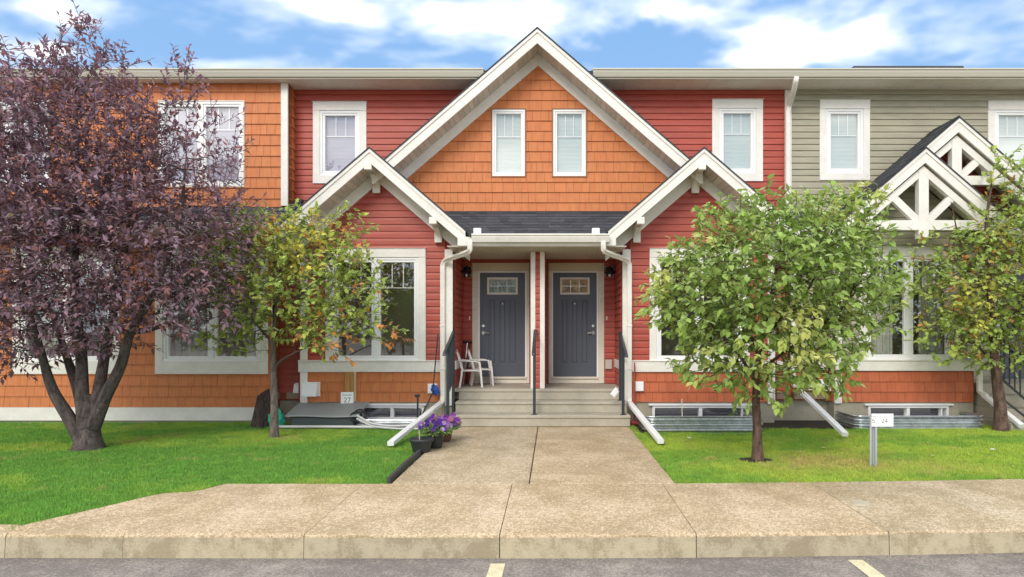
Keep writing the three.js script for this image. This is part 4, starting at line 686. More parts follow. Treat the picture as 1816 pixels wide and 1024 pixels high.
// --- green house on the right
const green = thing('townhouse', 'sage green sided townhouse at the right with white truss gables', 'townhouse', [8.4, 0, -A]);
{
  const X0 = 4.362, X1 = 13.2;
  shell(green, X0 + 0.05, X1, -A);
  const roof = mainRoof(green, X0, X1, [[X0, X1]]);
  part('ridge_cap', new Geo().extrudeX([[-12.9, 7.0], [-13.0, 7.215], [-13.3, 7.24], [-13.6, 7.1]], mx(1515, 13), mx(1709, 13)), roofMat, roof);
  const w1 = { x0: mx(1465, B), x1: mx(1530, B), y0: my(308, B), y1: my(194, B) }, w2 = { x0: mx(1763, B), x1: mx(1763, B) + 0.74, y0: my(308, B), y1: my(196, B) }, w3 = { x0: 10.6, x1: 11.4, y0: w1.y0, y1: w1.y1 };
  cladWall(green, [[4.42, 3.3], [X1, 3.3], [X1, soffitY], [4.42, soffitY]], { z: -B, kind: 'siding', mats: greenVinyl, back: greenBack, course: 0.1155, y0: soffitY - 0.1155 * 40 + 0.03, openings: [w1, w2, w3].map((w) => [w.x0, w.x1, w.y0, w.y1]), trims: [w1, w2, w3].map((w) => [w.x0 - 0.11, w.x1 + 0.11, w.y0 - 0.12, w.y1 + 0.15]), seed: 71 });
  for (const w of [w1, w2, w3]) windowUnit(green, { ...w, z: -B, trim: { t: 0.16, b: 0.13, s: 0.125 }, blind: blindPale, grille: 0.38 });
  // recess beside the bay
  cladWall(green, [[4.42, 1.0], [5.14, 1.0], [5.14, 3.4], [4.42, 3.4]], { z: -B, kind: 'siding', mats: greenVinyl, back: greenBack, course: 0.1235, y0: 1.105, seed: 72 });
  cladWall(green, [[4.362, 0.36], [5.14, 0.36], [5.14, 0.92], [4.362, 0.92]], { z: -B, kind: 'shake', mats: rustShake, back: orangeBack, course: 0.186, y0: 0.362, seed: 73 });
  part('belt_board', new Geo().cbox(4.362, 5.1, 0.915, 1.10, -B - 0.002, -B + 0.045), trimMat, green); foundation(green, 4.362, 5.1, -B);
  ventHood(green, mx(1421, B), mx(1436, B), my(691, B), my(676, B), -B + 0.02, 0.14); ventHood(green, mx(1441, B), mx(1465, B), my(692, B), my(674, B), -B + 0.02, 0.2);
  // pent roof across the recess
  { const g = new Geo(); g.extrudeX([[-10.95, 3.42], [-11.48, 3.86], [-11.48, 3.8], [-10.95, 3.36]], 3.95, 5.2); const pr = part('roof', g, roofMat, green); const up = Math.hypot(0.53, 0.44); tabs(pr, (u, v, h) => [lerp(3.95, 5.2, u), lerp(3.42, 3.86, v) + 0.77 * h, lerp(-10.95, -11.48, v) + 0.64 * h], 1.25, up, 90); part('soffit', new Geo().box(3.95, 5.2, 3.27, 3.285, -11.49, -10.95), soffitMat, pr); gutter(pr, 4.02, 5.1, 3.42, -10.949, trimMat); }
  // bay
  const bx0 = 5.09, bx1 = 7.61, f0 = mx(1536, A), f1 = mx(1688, A), fy0 = my(638, A), fy1 = my(455, A), cx = 6.38, top = 4.76, s = 0.86, line = (x, d) => top - s * Math.abs(x - cx) - d;
  cladWall(green, [[bx0, 1.0], [bx1, 1.0], [bx1, line(bx1, 0.24)], [cx, line(cx, 0.24)], [bx0, line(bx0, 0.24)]], { z: -A, kind: 'siding', mats: greenVinyl, back: greenBack, course: 0.1235, y0: 1.105, openings: [[f0, f1, fy0, fy1]], trims: [[f0 - 0.12, f1 + 0.12, fy0 - 0.2, fy1 + 0.15], [bx0, bx0 + 0.125, 0, 3.4], [bx1 - 0.125, bx1, 0, 3.4]], seed: 74 });
  cladWall(green, [[bx0, 0.365], [bx1, 0.365], [bx1, 0.92], [bx0, 0.92]], { z: -A, kind: 'shake', mats: rustShake, back: orangeBack, course: 0.186, y0: 0.362, trims: [[bx0, bx0 + 0.125, 0, 1.2], [bx1 - 0.02, bx1, 0, 1.2]], seed: 75 });
  cladWall(green, [[-B - 0.02, 0.365], [-A, 0.365], [-A, 0.92], [-B - 0.02, 0.92]], { z: 0, kind: 'shake', mats: rustShake, back: orangeBack, course: 0.186, y0: 0.362, xf: T(bx0, 0, 0, -Math.PI / 2), seed: 76, thick: 0.08 });
  cladWall(green, [[-B - 0.02, 1.0], [-A, 1.0], [-A, 3.3], [-B - 0.02, 3.3]], { z: 0, kind: 'siding', mats: greenVinyl, back: greenBack, course: 0.1235, y0: 1.105, xf: T(bx0, 0, 0, -Math.PI / 2), seed: 77, thick: 0.08 });
  windowUnit(green, { x0: f0, x1: f1, y0: fy0, y1: fy1, z: -A, cols: 2, trim: { t: 0.16, b: 0, s: 0.125 }, grille: 0.27, curtain: [[f0 + 0.02, f0 + 0.62], [f1 - 0.45, f1 - 0.02]] });
  part('belt_board', new Geo().cbox(bx0 - 0.03, bx1 + 0.03, my(658, A), my(640, A), -A - 0.002, -A + 0.045).extrudeX([[-A, my(640, A)], [-A + 0.062, my(640, A)], [-A + 0.062, my(640, A) + 0.012], [-A, my(640, A) + 0.025]], bx0 - 0.03, bx1 + 0.03), trimMat, green);
  part('corner_board', new Geo().cbox(bx0 - 0.005, bx0 + 0.125, 0.34, my(658, A) - 0.002, -A - 0.004, -A + 0.036), trimMat, green); part('corner_board', new Geo().cbox(bx0 - 0.005, bx0 + 0.125, my(640, A) + 0.027, 3.2, -A - 0.004, -A + 0.036), trimMat, green); part('corner_board', new Geo().cbox(bx1 - 0.125, bx1 + 0.01, my(640, A) + 0.027, 3.2, -A - 0.08, -A + 0.036), trimMat, green);
  const hole = [mx(1540, A), mx(1683, A), 0.05, 0.30]; foundation(green, bx0, bx1, -A, hole); basementWindow(green, ...hole, -A);
  gable(green, { cx, top, s, zf: -10.6, zb: -11.6, half: 1.64, barge: 0.235, wallZ: -A + 0.018, frieze: 0, truss: { chordY: 3.55 }, seed: 6, tabSide: -1 });
  // the taller gable behind it
  const c2 = 7.04;
  gable(green, { cx: c2, top: 5.33, s: 0.86, zf: -10.74, zb: -11.52, half: 1.7, barge: 0.235, wallZ: -11.3, frieze: 0, truss: { chordY: 4.35, chordH: 0.16 }, seed: 8, tabSide: -1 });
  cladWall(green, [[5.75, 3.75], [8.3, 3.75], [8.3, 5.33 - 0.86 * 1.26 - 0.24], [c2, 5.09], [5.75, 5.33 - 0.86 * 1.29 - 0.24]], { z: -11.32, kind: 'siding', mats: redVinyl, back: redBack, course: 0.1235, y0: 3.8, seed: 78, thick: 0.1 });
  // entrance beyond the bay
  cladWall(green, [[7.6, 0.3], [X1, 0.3], [X1, 3.4], [7.6, 3.4]], { z: -D, kind: 'siding', mats: greenVinyl, back: greenBack, course: 0.1235, y0: 0.37, seed: 79, loose: true });
  part('return_wall', new Geo().box(bx1 - 0.06, bx1 - 0.002, -0.3, 3.3, -D, -A - 0.02), greenBack, green);
  part('door_casing', new Geo().cbox(8.75, 10.05, 0.62, 3.0, -D, -D + 0.03), trimMat, green); part('door', new Geo().cbox(8.93, 9.87, 0.7, 2.8, -D + 0.031, -D + 0.045), doorMat, green);
  part('soffit', new Geo().box(7.6, X1, 3.3, 3.32, -D, -10.9), soffitMat, green);
  spout(green, [[7.66, 3.1, -11.12], [7.66, 2.0, -11.12], [7.66, 0.7, -11.12], [7.66, 0.56, -11.10], [7.67, 0.5, -10.95]], 30);
  part('downspout_extension', new Geo().sweep(spoutProf.map(([a, b]) => [a * 1.12, b * 1.12]), [[7.665, 0.51, -11.02], [7.72, 0.08, -10.2]]), whiteVinyl, green);
}

// ------------------------------------------------------------------ porch steps, railings, furniture
{
  const st = thing('porch_steps', 'three wide weathered concrete steps up to the two grey doors', 'steps', [XC, 0, -11]);
  const s1 = [-1.76, 1.33], s2 = [-1.71, 1.31], s3 = [-1.70, 1.26];
  part('step', new Geo().cbox(s1[0], s1[1], 0.006, 0.145, -11.5, -10.612, 0.008).cbox(s1[0] - 0.008, s1[1] + 0.008, 0.146, 0.2, -11.5, -10.595, 0.012), concreteMat, st);
  part('step', new Geo().cbox(s2[0], s2[1], 0.2005, 0.345, -11.6, -10.917, 0.008).cbox(s2[0] - 0.006, s2[1] + 0.006, 0.346, 0.4, -11.6, -10.90, 0.012), concreteMat, st);
  part('landing', new Geo().cbox(s3[0], s3[1], 0.4005, 0.54, -12.36, -11.217, 0.008).cbox(s3[0] - 0.09, s3[1] - 0.0, 0.541, 0.6, -12.36, -11.205, 0.012), concreteMat, st);
}
{
  const rail = (x, label, zs, ys, posts, pickets, mount) => {
    const g = thing('handrail', label, 'handrail', [x, posts[0][1], posts[0][0]], 'dark metal handrails on the porch steps');
    part('top_rail', new Geo().sweep([[-0.028, -0.012], [-0.028, 0.006], [-0.018, 0.014], [0.018, 0.014], [0.028, 0.006], [0.028, -0.012]], [[x, ys[0] - 0.03, zs[0] + 0.015], [x, ys[0], zs[0]], [x, ys[1], zs[1]], ...(mount ? [[x, ys[1] + 0.01, zs[1] - 0.12]] : [])], [0, 1, 0]), steelDark, g);
    const yAt = (z) => lerp(ys[0], ys[1], clamp((z - zs[0]) / (zs[1] - zs[0])));
    for (const [z, y] of posts) { const p = part('post', new Geo().cbox(x - 0.024, x + 0.024, y, yAt(z) - 0.012, z - 0.024, z + 0.024, 0.003), steelDark, g); part('foot_plate', new Geo().cbox(x - 0.05, x + 0.05, y, y + 0.008, z - 0.05, z + 0.05, 0.002), steelDark, p); }
    if (pickets) { const [z0, z1, low] = pickets; part('bottom_rail', new Geo().sweep(rect(0.03, 0.03), [[x, low + yAt(z0), z0], [x, low + yAt(z1), z1]]), steelDark, g); for (let z = z0 - 0.09; z > z1 + 0.04; z -= 0.095) part('picket', new Geo().box(x - 0.009, x + 0.009, low + yAt(z), yAt(z) - 0.01, z - 0.009, z + 0.009), steelDark, g); }
  };
  rail(-1.775, 'dark metal railing with pickets at the left end of the steps', [-10.16, -11.12], [1.27, 1.64], [[-10.5, 0.006], [-11.08, 0.006]], [-10.5, -11.08, -0.82]);
  rail(-0.315, 'slim dark handrail in the middle of the steps between the doors', [-10.2, -11.2], [1.27, 1.66], [[-10.72, 0.2]], null, true);
  rail(1.215, 'dark handrail at the right end of the porch steps', [-10.2, -11.2], [1.24, 1.62], [[-10.68, 0.2], [-11.12, 0.4]], null, false);
  const h = thing('splash_plate', 'small white plastic bracket strapped to the right handrail post', 'bracket', [1.16, 0.5, -10.7]);
  part('plate', new Geo().cbox(-0.05, 0.05, -0.1, 0.06, -0.02, 0.02, 0.01).xform(T(1.09, 0.60, -10.70, 0.2, 0, -0.7)), whiteVinyl, h); part('strap', new Geo().sweep(rect(0.018, 0.03), [[1.10, 0.60, -10.70], [1.22, 0.66, -10.69]]), steelDark, h);
}
function makeChair() { // moulded plastic armchair, faces +x, origin on the floor
  const c = thing('plastic_chair', 'white moulded plastic armchair on the porch, nearest the left railing', 'chair', [0, 0, 0], 'white plastic chairs on the porch', true);
  const leg = [[-0.022, -0.014], [-0.022, 0.014], [0.022, 0.014], [0.022, -0.014]];
  const seat = new THREE.BoxGeometry(0.46, 0.025, 0.44, 8, 1, 8), p = seat.attributes.position; for (let i = 0; i < p.count; i++) { const x = p.getX(i) / 0.23, z = p.getZ(i) / 0.22; p.setY(i, p.getY(i) - 0.022 * (1 - x * x) * (1 - z * z) - 0.02 * Math.max(0, x) ** 3); } seat.computeVertexNormals();
  part('seat', new Geo().add(seat, T(0, 0.405, 0)), plasticWhite, c);
  for (const s of [-1, 1]) {
    part('leg', new Geo().sweep(leg, curve([[-0.21, 0.42, s * 0.2], [-0.235, 0.2, s * 0.225], [-0.27, 0, s * 0.24]], 8), [0, 0, 1]), plasticWhite, c);
    part('leg', new Geo().sweep(leg, curve([[0.20, 0.62, s * 0.265], [0.235, 0.4, s * 0.25], [0.25, 0.2, s * 0.25], [0.27, 0, s * 0.255]], 10), [0, 0, 1]), plasticWhite, c);
    part('armrest', new Geo().sweep([[-0.028, -0.012], [-0.028, 0.008], [0.028, 0.008], [0.028, -0.012]], curve([[-0.30, 0.67, s * 0.235], [-0.15, 0.645, s * 0.27], [0.08, 0.64, s * 0.28], [0.18, 0.61, s * 0.27], [0.225, 0.5, s * 0.255]], 14)), plasticWhite, c);
    part('back_post', new Geo().sweep(leg, curve([[-0.20, 0.40, s * 0.205], [-0.25, 0.6, s * 0.215], [-0.33, 0.86, s * 0.19]], 8), [0, 0, 1]), plasticWhite, c);
  }
  part('top_rail', new Geo().sweep([[-0.014, -0.04], [-0.014, 0.04], [0.014, 0.04], [0.014, -0.04]], curve([[-0.325, 0.84, -0.2], [-0.35, 0.88, -0.08], [-0.35, 0.88, 0.08], [-0.325, 0.84, 0.2]], 12)), plasticWhite, c);
  for (let i = -2; i <= 2; i++) part('back_slat', new Geo().sweep(rect(0.034, 0.01), curve([[-0.205, 0.41, i * 0.075], [-0.26, 0.6, i * 0.075], [-0.345, 0.86, i * 0.072]], 6), [0, 0, 1]), plasticWhite, c);
  return c;
}
{
  const c = makeChair(); c.position.set(-1.53, 0.602, -11.62); c.rotation.y = 0.12; c.scale.setScalar(0.77);
  copyOf(c, [-1.38, 0.602, -12.02], 0.2, 'white moulded plastic armchair on the porch, farther back against the left door', 0.77);
  const s = thing('crutch', 'black handled grey pole leaning on the porch wall behind the chair', 'pole', [-1.72, 0.6, -12.2]);
  part('shaft', new Geo().tube([[-1.75, 0.6, -12.12], [-1.70, 1.42, -12.33]], 0.012, 8), nickel, s); part('shaft', new Geo().tube([[-1.69, 0.6, -12.14], [-1.65, 1.4, -12.33]], 0.01, 8), blackMat, s); part('handle', new Geo().tube([[-1.80, 1.43, -12.33], [-1.60, 1.43, -12.33]], 0.02, 8), blackMat, s);
}

// ------------------------------------------------------------------ window wells, clutter by the walls
function windowWell(x0, x1, zf, y0, y1, label, zw = -A) { // corrugated steel, a U in plan
  const path = [], r = 0.16; path.push([x0, zw + 0.02], [x0, zf - r]); for (let i = 1; i <= 6; i++) { const a = i / 6 * Math.PI / 2; path.push([x0 + r - r * Math.cos(a), zf - r + r * Math.sin(a)]); }
  for (let i = 0; i <= 6; i++) { const a = i / 6 * Math.PI / 2; path.push([x1 - r + r * Math.sin(a), zf - r + r * Math.cos(a)]); } path.push([x1, zw + 0.02]);
  const n = path.length, prof = [], m = 28; for (let j = 0; j <= m; j++) { const t = j / m; prof.push([lerp(y0, y1, t), 0.022 * Math.cos(t * Math.PI * 2 * (y1 - y0) / 0.088)]); }
  const pos = [], idx = [], uv = []; let L = 0;
  path.forEach(([x, z], i) => { const a = path[Math.max(0, i - 1)], b = path[Math.min(n - 1, i + 1)], tx = b[0] - a[0], tz = b[1] - a[1], l = Math.hypot(tx, tz); if (i) L += Math.hypot(x - path[i - 1][0], z - path[i - 1][1]); const nx = -tz / l, nz = tx / l; prof.forEach(([y, o]) => { pos.push(x - nx * -o, y, z - nz * -o); uv.push(L, y); }); });
  for (let i = 0; i + 1 < n; i++) for (let j = 0; j < m; j++) { const a = i * (m + 1) + j, b = a + m + 1; idx.push(a, b, b + 1, a, b + 1, a + 1); }
  const g = new THREE.BufferGeometry(); g.setAttribute('position', new THREE.Float32BufferAttribute(pos, 3)); g.setAttribute('uv', new THREE.Float32BufferAttribute(uv, 2)); g.setIndex(idx); g.computeVertexNormals();
  const w = thing('window_well', label, 'window well', [(x0 + x1) / 2, 0, (zf + zw) / 2], 'corrugated steel window wells');
  part('wall', g, galvanised, w); part('rim', new Geo().sweep(ring(0.014, 8), path.map(([x, z]) => [x, y1 + 0.008, z])), galvanised, w); part('gravel_floor', new Geo().box(x0 + 0.03, x1 - 0.03, -0.03, -0.008, zw + 0.02, zf - 0.03), soilMat, w);
  return w;
}
windowWell(1.50, 3.45, -10.08, -0.06, 0.235, 'corrugated steel window well under the right red bay behind the tree trunk');
windowWell(5.12, 7.36, -10.5, -0.04, 0.19, 'long corrugated steel window well below the green house bay');
windowWell(-3.35, -2.15, -10.5, -0.04, 0.13, 'low corrugated steel window well behind the petunias at the left bay');
{
  const box = thing('storage_box', 'low dark storage box with a grey sloping lid below the left red bay', 'storage box', [-3.95, 0, -10.85]);
  part('body', new Geo().cbox(-4.5, -3.4, -0.02, 0.19, -11.1, -10.62, 0.02), std({ color: lin(0.055, 0.075, 0.075), roughness: 0.6 }), box);
  { const g = new Geo(), n = 12, up = []; for (let i = 0; i <= n; i++) { const t = i / n, x = lerp(-4.56, -3.3, t); up.push([[x, 0.36 - 0.012 * Math.sin(t * 5), -11.15], [x, 0.285 + 0.006 * Math.sin(t * 9), -10.85], [x, 0.205 + 0.008 * Math.sin(t * 7), -10.57], [x, 0.18 + 0.008 * Math.sin(t * 7), -10.56]]); } for (let i = 0; i < n; i++) for (let q = 0; q < 3; q++) g.quad(up[i][q + 1], up[i + 1][q + 1], up[i + 1][q], up[i][q]); part('lid', g, std({ color: lin(0.25, 0.27, 0.265), roughness: 0.6, side: THREE.DoubleSide }), box); }
  const lay = (name, pts, w, mat, label, cat, group) => solo(name, new Geo().sweep(ring(w, 8), curve(pts, 26)), mat, label, cat, group);
  const pipeWhite = std({ color: lin(0.50, 0.50, 0.49), roughness: 0.4 });
  lay('plastic_pipe', [[-4.6, 0.035, -10.42], [-3.6, 0.04, -10.38], [-2.6, 0.03, -10.36]], 0.024, pipeWhite, 'long straight white pipe lying on the grass edge before the dark storage box', 'pipe');
  lay('plastic_pipe', [[-3.3, 0.22, -10.46], [-3.05, 0.10, -10.4], [-2.7, 0.06, -10.34], [-2.2, 0.09, -10.3], [-1.98, 0.16, -10.3]], 0.02, pipeWhite, 'curved white hose sagging across the left window well', 'hose');
  lay('plastic_pipe', [[-3.3, 0.17, -10.44], [-3.0, 0.05, -10.36], [-2.6, 0.025, -10.28], [-2.2, 0.03, -10.24], [-1.95, 0.08, -10.24]], 0.018, pipeWhite, 'lower white hose trailing on the grass before the left window well', 'hose');
  lay('garden_hose', [[-3.45, 0.16, -10.62], [-3.38, 0.27, -10.66], [-3.28, 0.29, -10.66], [-3.2, 0.2, -10.62], [-3.3, 0.1, -10.56], [-3.45, 0.14, -10.56], [-3.42, 0.24, -10.6], [-3.25, 0.25, -10.62], [-3.15, 0.12, -10.56]], 0.016, blackMat, 'coiled black hose beside the dark storage box at the left bay', 'hose');
  const rag = new THREE.IcosahedronGeometry(0.09, 3), rp = rag.attributes.position; for (let i = 0; i < rp.count; i++) { const v = new THREE.Vector3().fromBufferAttribute(rp, i), k = 0.45 + 1.15 * fbm3(v.x * 38 + 5, v.y * 26, v.z * 38, 3); rp.setXYZ(i, v.x * k, v.y * k * 1.5, v.z * k); } rag.computeVertexNormals();
  solo('plastic_bag', new Geo().add(rag, T(-4.68, 0.12, -10.5, 0, 0, 0, 1.35)), std({ color: lin(0.02, 0.36, 0.24), roughness: 0.5 }), 'small crumpled green plastic bag by the left bay corner', 'bag');
  const rake = thing('garden_tool', 'thin dark garden tool leaning on the wall by the left downspout', 'tool', [-2.1, 0, -10.8]);
  part('shaft', new Geo().tube([[-2.35, 0.0, -10.7], [-2.12, 0.55, -10.95], [-2.05, 1.6, -11.1]], 0.012, 8), steelDark, rake); part('head', new Geo().cbox(-2.45, -2.27, 0.0, 0.05, -10.73, -10.69, 0.004), steelDark, rake);
  const tap = thing('hose_spike', 'short dark sprinkler post stuck in the bed by the left downspout', 'sprinkler', [-2.34, 0, -10.75]);
  part('spike', new Geo().tube([[-2.34, -0.03, -10.75], [-2.34, 0.5, -10.75]], 0.016, 8), steelDark, tap); part('nozzle', new Geo().cbox(-2.39, -2.30, 0.5, 0.55, -10.78, -10.72, 0.012), steelDark, tap);
  const rag2 = rag.clone(); solo('work_glove', new Geo().add(rag2, T(-2.09, 0.60, -11.02, 0.4, 0, 0.5, 0.72)), std({ color: lin(0.02, 0.10, 0.45), roughness: 0.6 }), 'bright blue cloth glove hanging beside the left downspout', 'glove');
  // wooden board with the bay number on the left bay
  const sign = thing('bay_sign', 'white 27 parking sign on a short wooden board under the left bay window', 'sign', [mx(623, A), 0.36, -A + 0.05]);
  const wood = std({ color: lin(0.56, 0.28, 0.085), map: tWood, roughness: 0.7 });
  part('board', new Geo().cbox(mx(613, A), mx(628.5, A), 0.372, 0.912, -A + 0.022, -A + 0.06), wood, sign); part('board', new Geo().cbox(mx(629, A), mx(633, A), 0.372, 0.912, -A + 0.022, -A + 0.075), std({ color: lin(0.72, 0.50, 0.28), map: tWood, roughness: 0.7 }), sign);
  const print = (w, h, draw) => { const c = document.createElement('canvas'); c.width = w; c.height = h; const q = c.getContext('2d'); q.fillStyle = '#f4f4f2'; q.fillRect(0, 0, w, h); draw(q); const t = new THREE.CanvasTexture(c); t.colorSpace = THREE.SRGBColorSpace; return t; };
  const plate = (owner, x0, x1, y0, y1, z, tex) => { const m = part('plate', new Geo().cbox(x0, x1, y0, y1, z - 0.008, z, 0.001), whiteVinyl, owner); const f = new THREE.PlaneGeometry(x1 - x0 - 0.004, y1 - y0 - 0.004); f.translate((x0 + x1) / 2, (y0 + y1) / 2, z + 0.0025); part('lettering', f, std({ map: tex, roughness: 0.5 }), m); return m; };
  plate(sign, mx(607, A), mx(629.5, A), my(718, A) + 0.003, my(695, A), -A + 0.09, print(256, 256, (q) => { q.fillStyle = '#6d86a6'; q.font = 'bold 40px sans-serif'; q.textAlign = 'center'; q.fillText('Reserved', 130, 70); q.fillStyle = '#26282a'; q.font = '132px sans-serif'; q.fillText('27', 132, 205); }));
  // sign on a perforated steel post
  const zs = -7.46, sp = thing('bay_sign', 'white 25 and 24 parking sign on a perforated steel post in the right lawn', 'sign', [mx(1549, 7.46), 0, zs]);
  const pm = std({ color: lin(0.62, 0.65, 0.68), roughness: 0.38, metalness: 0.7 }), x0 = mx(1543, 7.46), x1 = mx(1556, 7.46), top = my(736, 7.46);
  const fl = (x1 - x0) * 0.27; part('post', new Geo().box(x0, x0 + fl, -0.06, top, zs - 0.008, zs).box(x1 - fl, x1, -0.06, top, zs - 0.008, zs).box(x0 + fl - 0.003, x0 + fl, -0.06, top, zs - 0.036, zs - 0.0085).box(x1 - fl, x1 - fl + 0.003, -0.06, top, zs - 0.036, zs - 0.0085).box(x0 + fl, x1 - fl, -0.06, top, zs - 0.036, zs - 0.032), pm, sp);
  const holes = new Geo(); for (let y = 0.02; y < top - 0.16; y += 0.026) holes.add(new THREE.CylinderGeometry(0.006, 0.006, 0.002, 10), T((x0 + x1) / 2, y, zs - 0.0312, 0, Math.PI / 2)); part('punched_holes', holes, blackMat, sp);
  plate(sp, mx(1545, 7.46), mx(1584, 7.46), my(757, 7.46), my(734, 7.46), zs + 0.012, print(512, 300, (q) => { q.fillStyle = '#7d848a'; q.font = 'bold 40px sans-serif'; q.fillText('Reserved', -72, 70); q.fillStyle = '#222426'; q.font = '138px sans-serif'; q.fillText('25', -72, 212); q.fillText('24', 228, 212); }));
  // odds and ends on the right
  const red2 = std({ color: lin(0.42, 0.05, 0.05), roughness: 0.45 }), stand = thing('standpipe', 'thin red standpipe with a red foot beside the right end of the steps', 'pipe', [1.47, 0, -11.0]);
  part('pipe', new Geo().tube([[1.465, 0.02, -11.08], [1.465, 1.08, -11.08]], 0.013, 8), red2, stand); part('foot', new Geo().cbox(1.36, 1.52, 0.0, 0.06, -10.95, -10.85, 0.015).tube([[1.46, 0.03, -10.9], [1.465, 0.06, -11.07]], 0.014, 8), red2, stand);
  solo('marker_stake', new Geo().tube([[2.14, -0.05, -10.2], [2.13, 0.52, -10.22]], 0.009, 6), std({ color: lin(0.75, 0.66, 0.56), roughness: 0.6 }), 'thin pale stake standing in the right red bay window well', 'stake');
}
// entrance of the green house: stair and rail
{
  const st = thing('porch_steps', 'grey concrete steps of the green house at the right edge', 'steps', [8.6, 0, -11]);
  for (let i = 0; i < 4; i++) part('step', new Geo().cbox(7.66 + 0.01 * i, 10.4, -0.1 + i * 0.2, 0.1 + i * 0.2, -12.3, -10.35 - i * 0.28, 0.012), concreteMat, st);
  const r = thing('handrail', 'black iron stair railing of the green house at the right edge', 'handrail', [8.2, 0, -10.6], 'dark metal handrails at the green house');
  const z = -10.42, navy = std({ color: lin(0.015, 0.022, 0.05), roughness: 0.4 });
  part('post', new Geo().cbox(8.02, 8.09, -0.03, 1.15, z - 0.035, z + 0.035), navy, r);
  part('top_rail', new Geo().sweep(rect(0.04, 0.035), [[8.05, 1.13, z], [7.72, 1.5, -11.0]]), steelDark, r); part('bottom_rail', new Geo().sweep(rect(0.03, 0.03), [[8.05, 0.40, z], [7.55, 0.85, z - 0.02]]), steelDark, r); part('bottom_rail', new Geo().sweep(rect(0.03, 0.03), [[8.05, 0.12, z], [7.6, 0.48, z - 0.02]]), steelDark, r);
  for (let i = 0; i < 5; i++) { const x = 7.96 - i * 0.09; part('picket', new Geo().box(x - 0.008, x + 0.008, 0.45 + i * 0.085, 1.2 + i * 0.085, z - 0.02, z - 0.004), steelDark, r); }
}

// ------------------------------------------------------------------ plants
function leafMat(c, trans = 0.32) { return new THREE.MeshPhysicalMaterial({ color: 0xffffff, vertexColors: true, roughness: 0.93, transmission: trans, thickness: 0, ior: 1.4, side: THREE.DoubleSide }); }
class Leaves {
  constructor() { this.p = []; this.c = []; }
  // outline: half-widths along the length, folded on the midrib, tip drooping
  leaf(o, dir, nrm, len, shape, col, droop = 0.15, fold = 0.18) {
    const s = new THREE.Vector3().crossVectors(dir, nrm).normalize(), n = new THREE.Vector3().crossVectors(s, dir).normalize(), P = (t, w) => { const v = o.clone().addScaledVector(dir, t * len).addScaledVector(s, w * len).addScaledVector(n, Math.abs(w) * fold * len - droop * len * t * t); return [v.x, v.y, v.z]; };
    const T3 = (a, b, c) => { this.p.push(...a, ...b, ...c); for (let i = 0; i < 3; i++) this.c.push(col[0], col[1], col[2]); };
    for (const q of [-1, 1]) { for (let i = 0; i + 1 < shape.length; i++) { const [t0, w0] = shape[i], [t1, w1] = shape[i + 1], m0 = P(t0, 0), m1 = P(t1, 0); if (w0 > 0) T3(m0, P(t0, q * w0), w1 > 0 ? P(t1, q * w1) : m1); if (w1 > 0) T3(m0, P(t1, q * w1), m1); } }
  }
  build() { const g = new THREE.BufferGeometry(); g.setAttribute('position', new THREE.Float32BufferAttribute(this.p, 3)); g.setAttribute('color', new THREE.Float32BufferAttribute(this.c, 3)); g.computeVertexNormals(); return g; }
}
const OVATE = [[0, 0], [0.42, 0.21], [1, 0]], BROAD = [[0, 0.0], [0.22, 0.30], [0.55, 0.30], [1, 0]], LOBED = [[0, 0.02], [0.18, 0.36], [0.34, 0.20], [0.55, 0.40], [0.70, 0.17], [1, 0]];
const V = (x, y, z) => new THREE.Vector3(x, y, z);
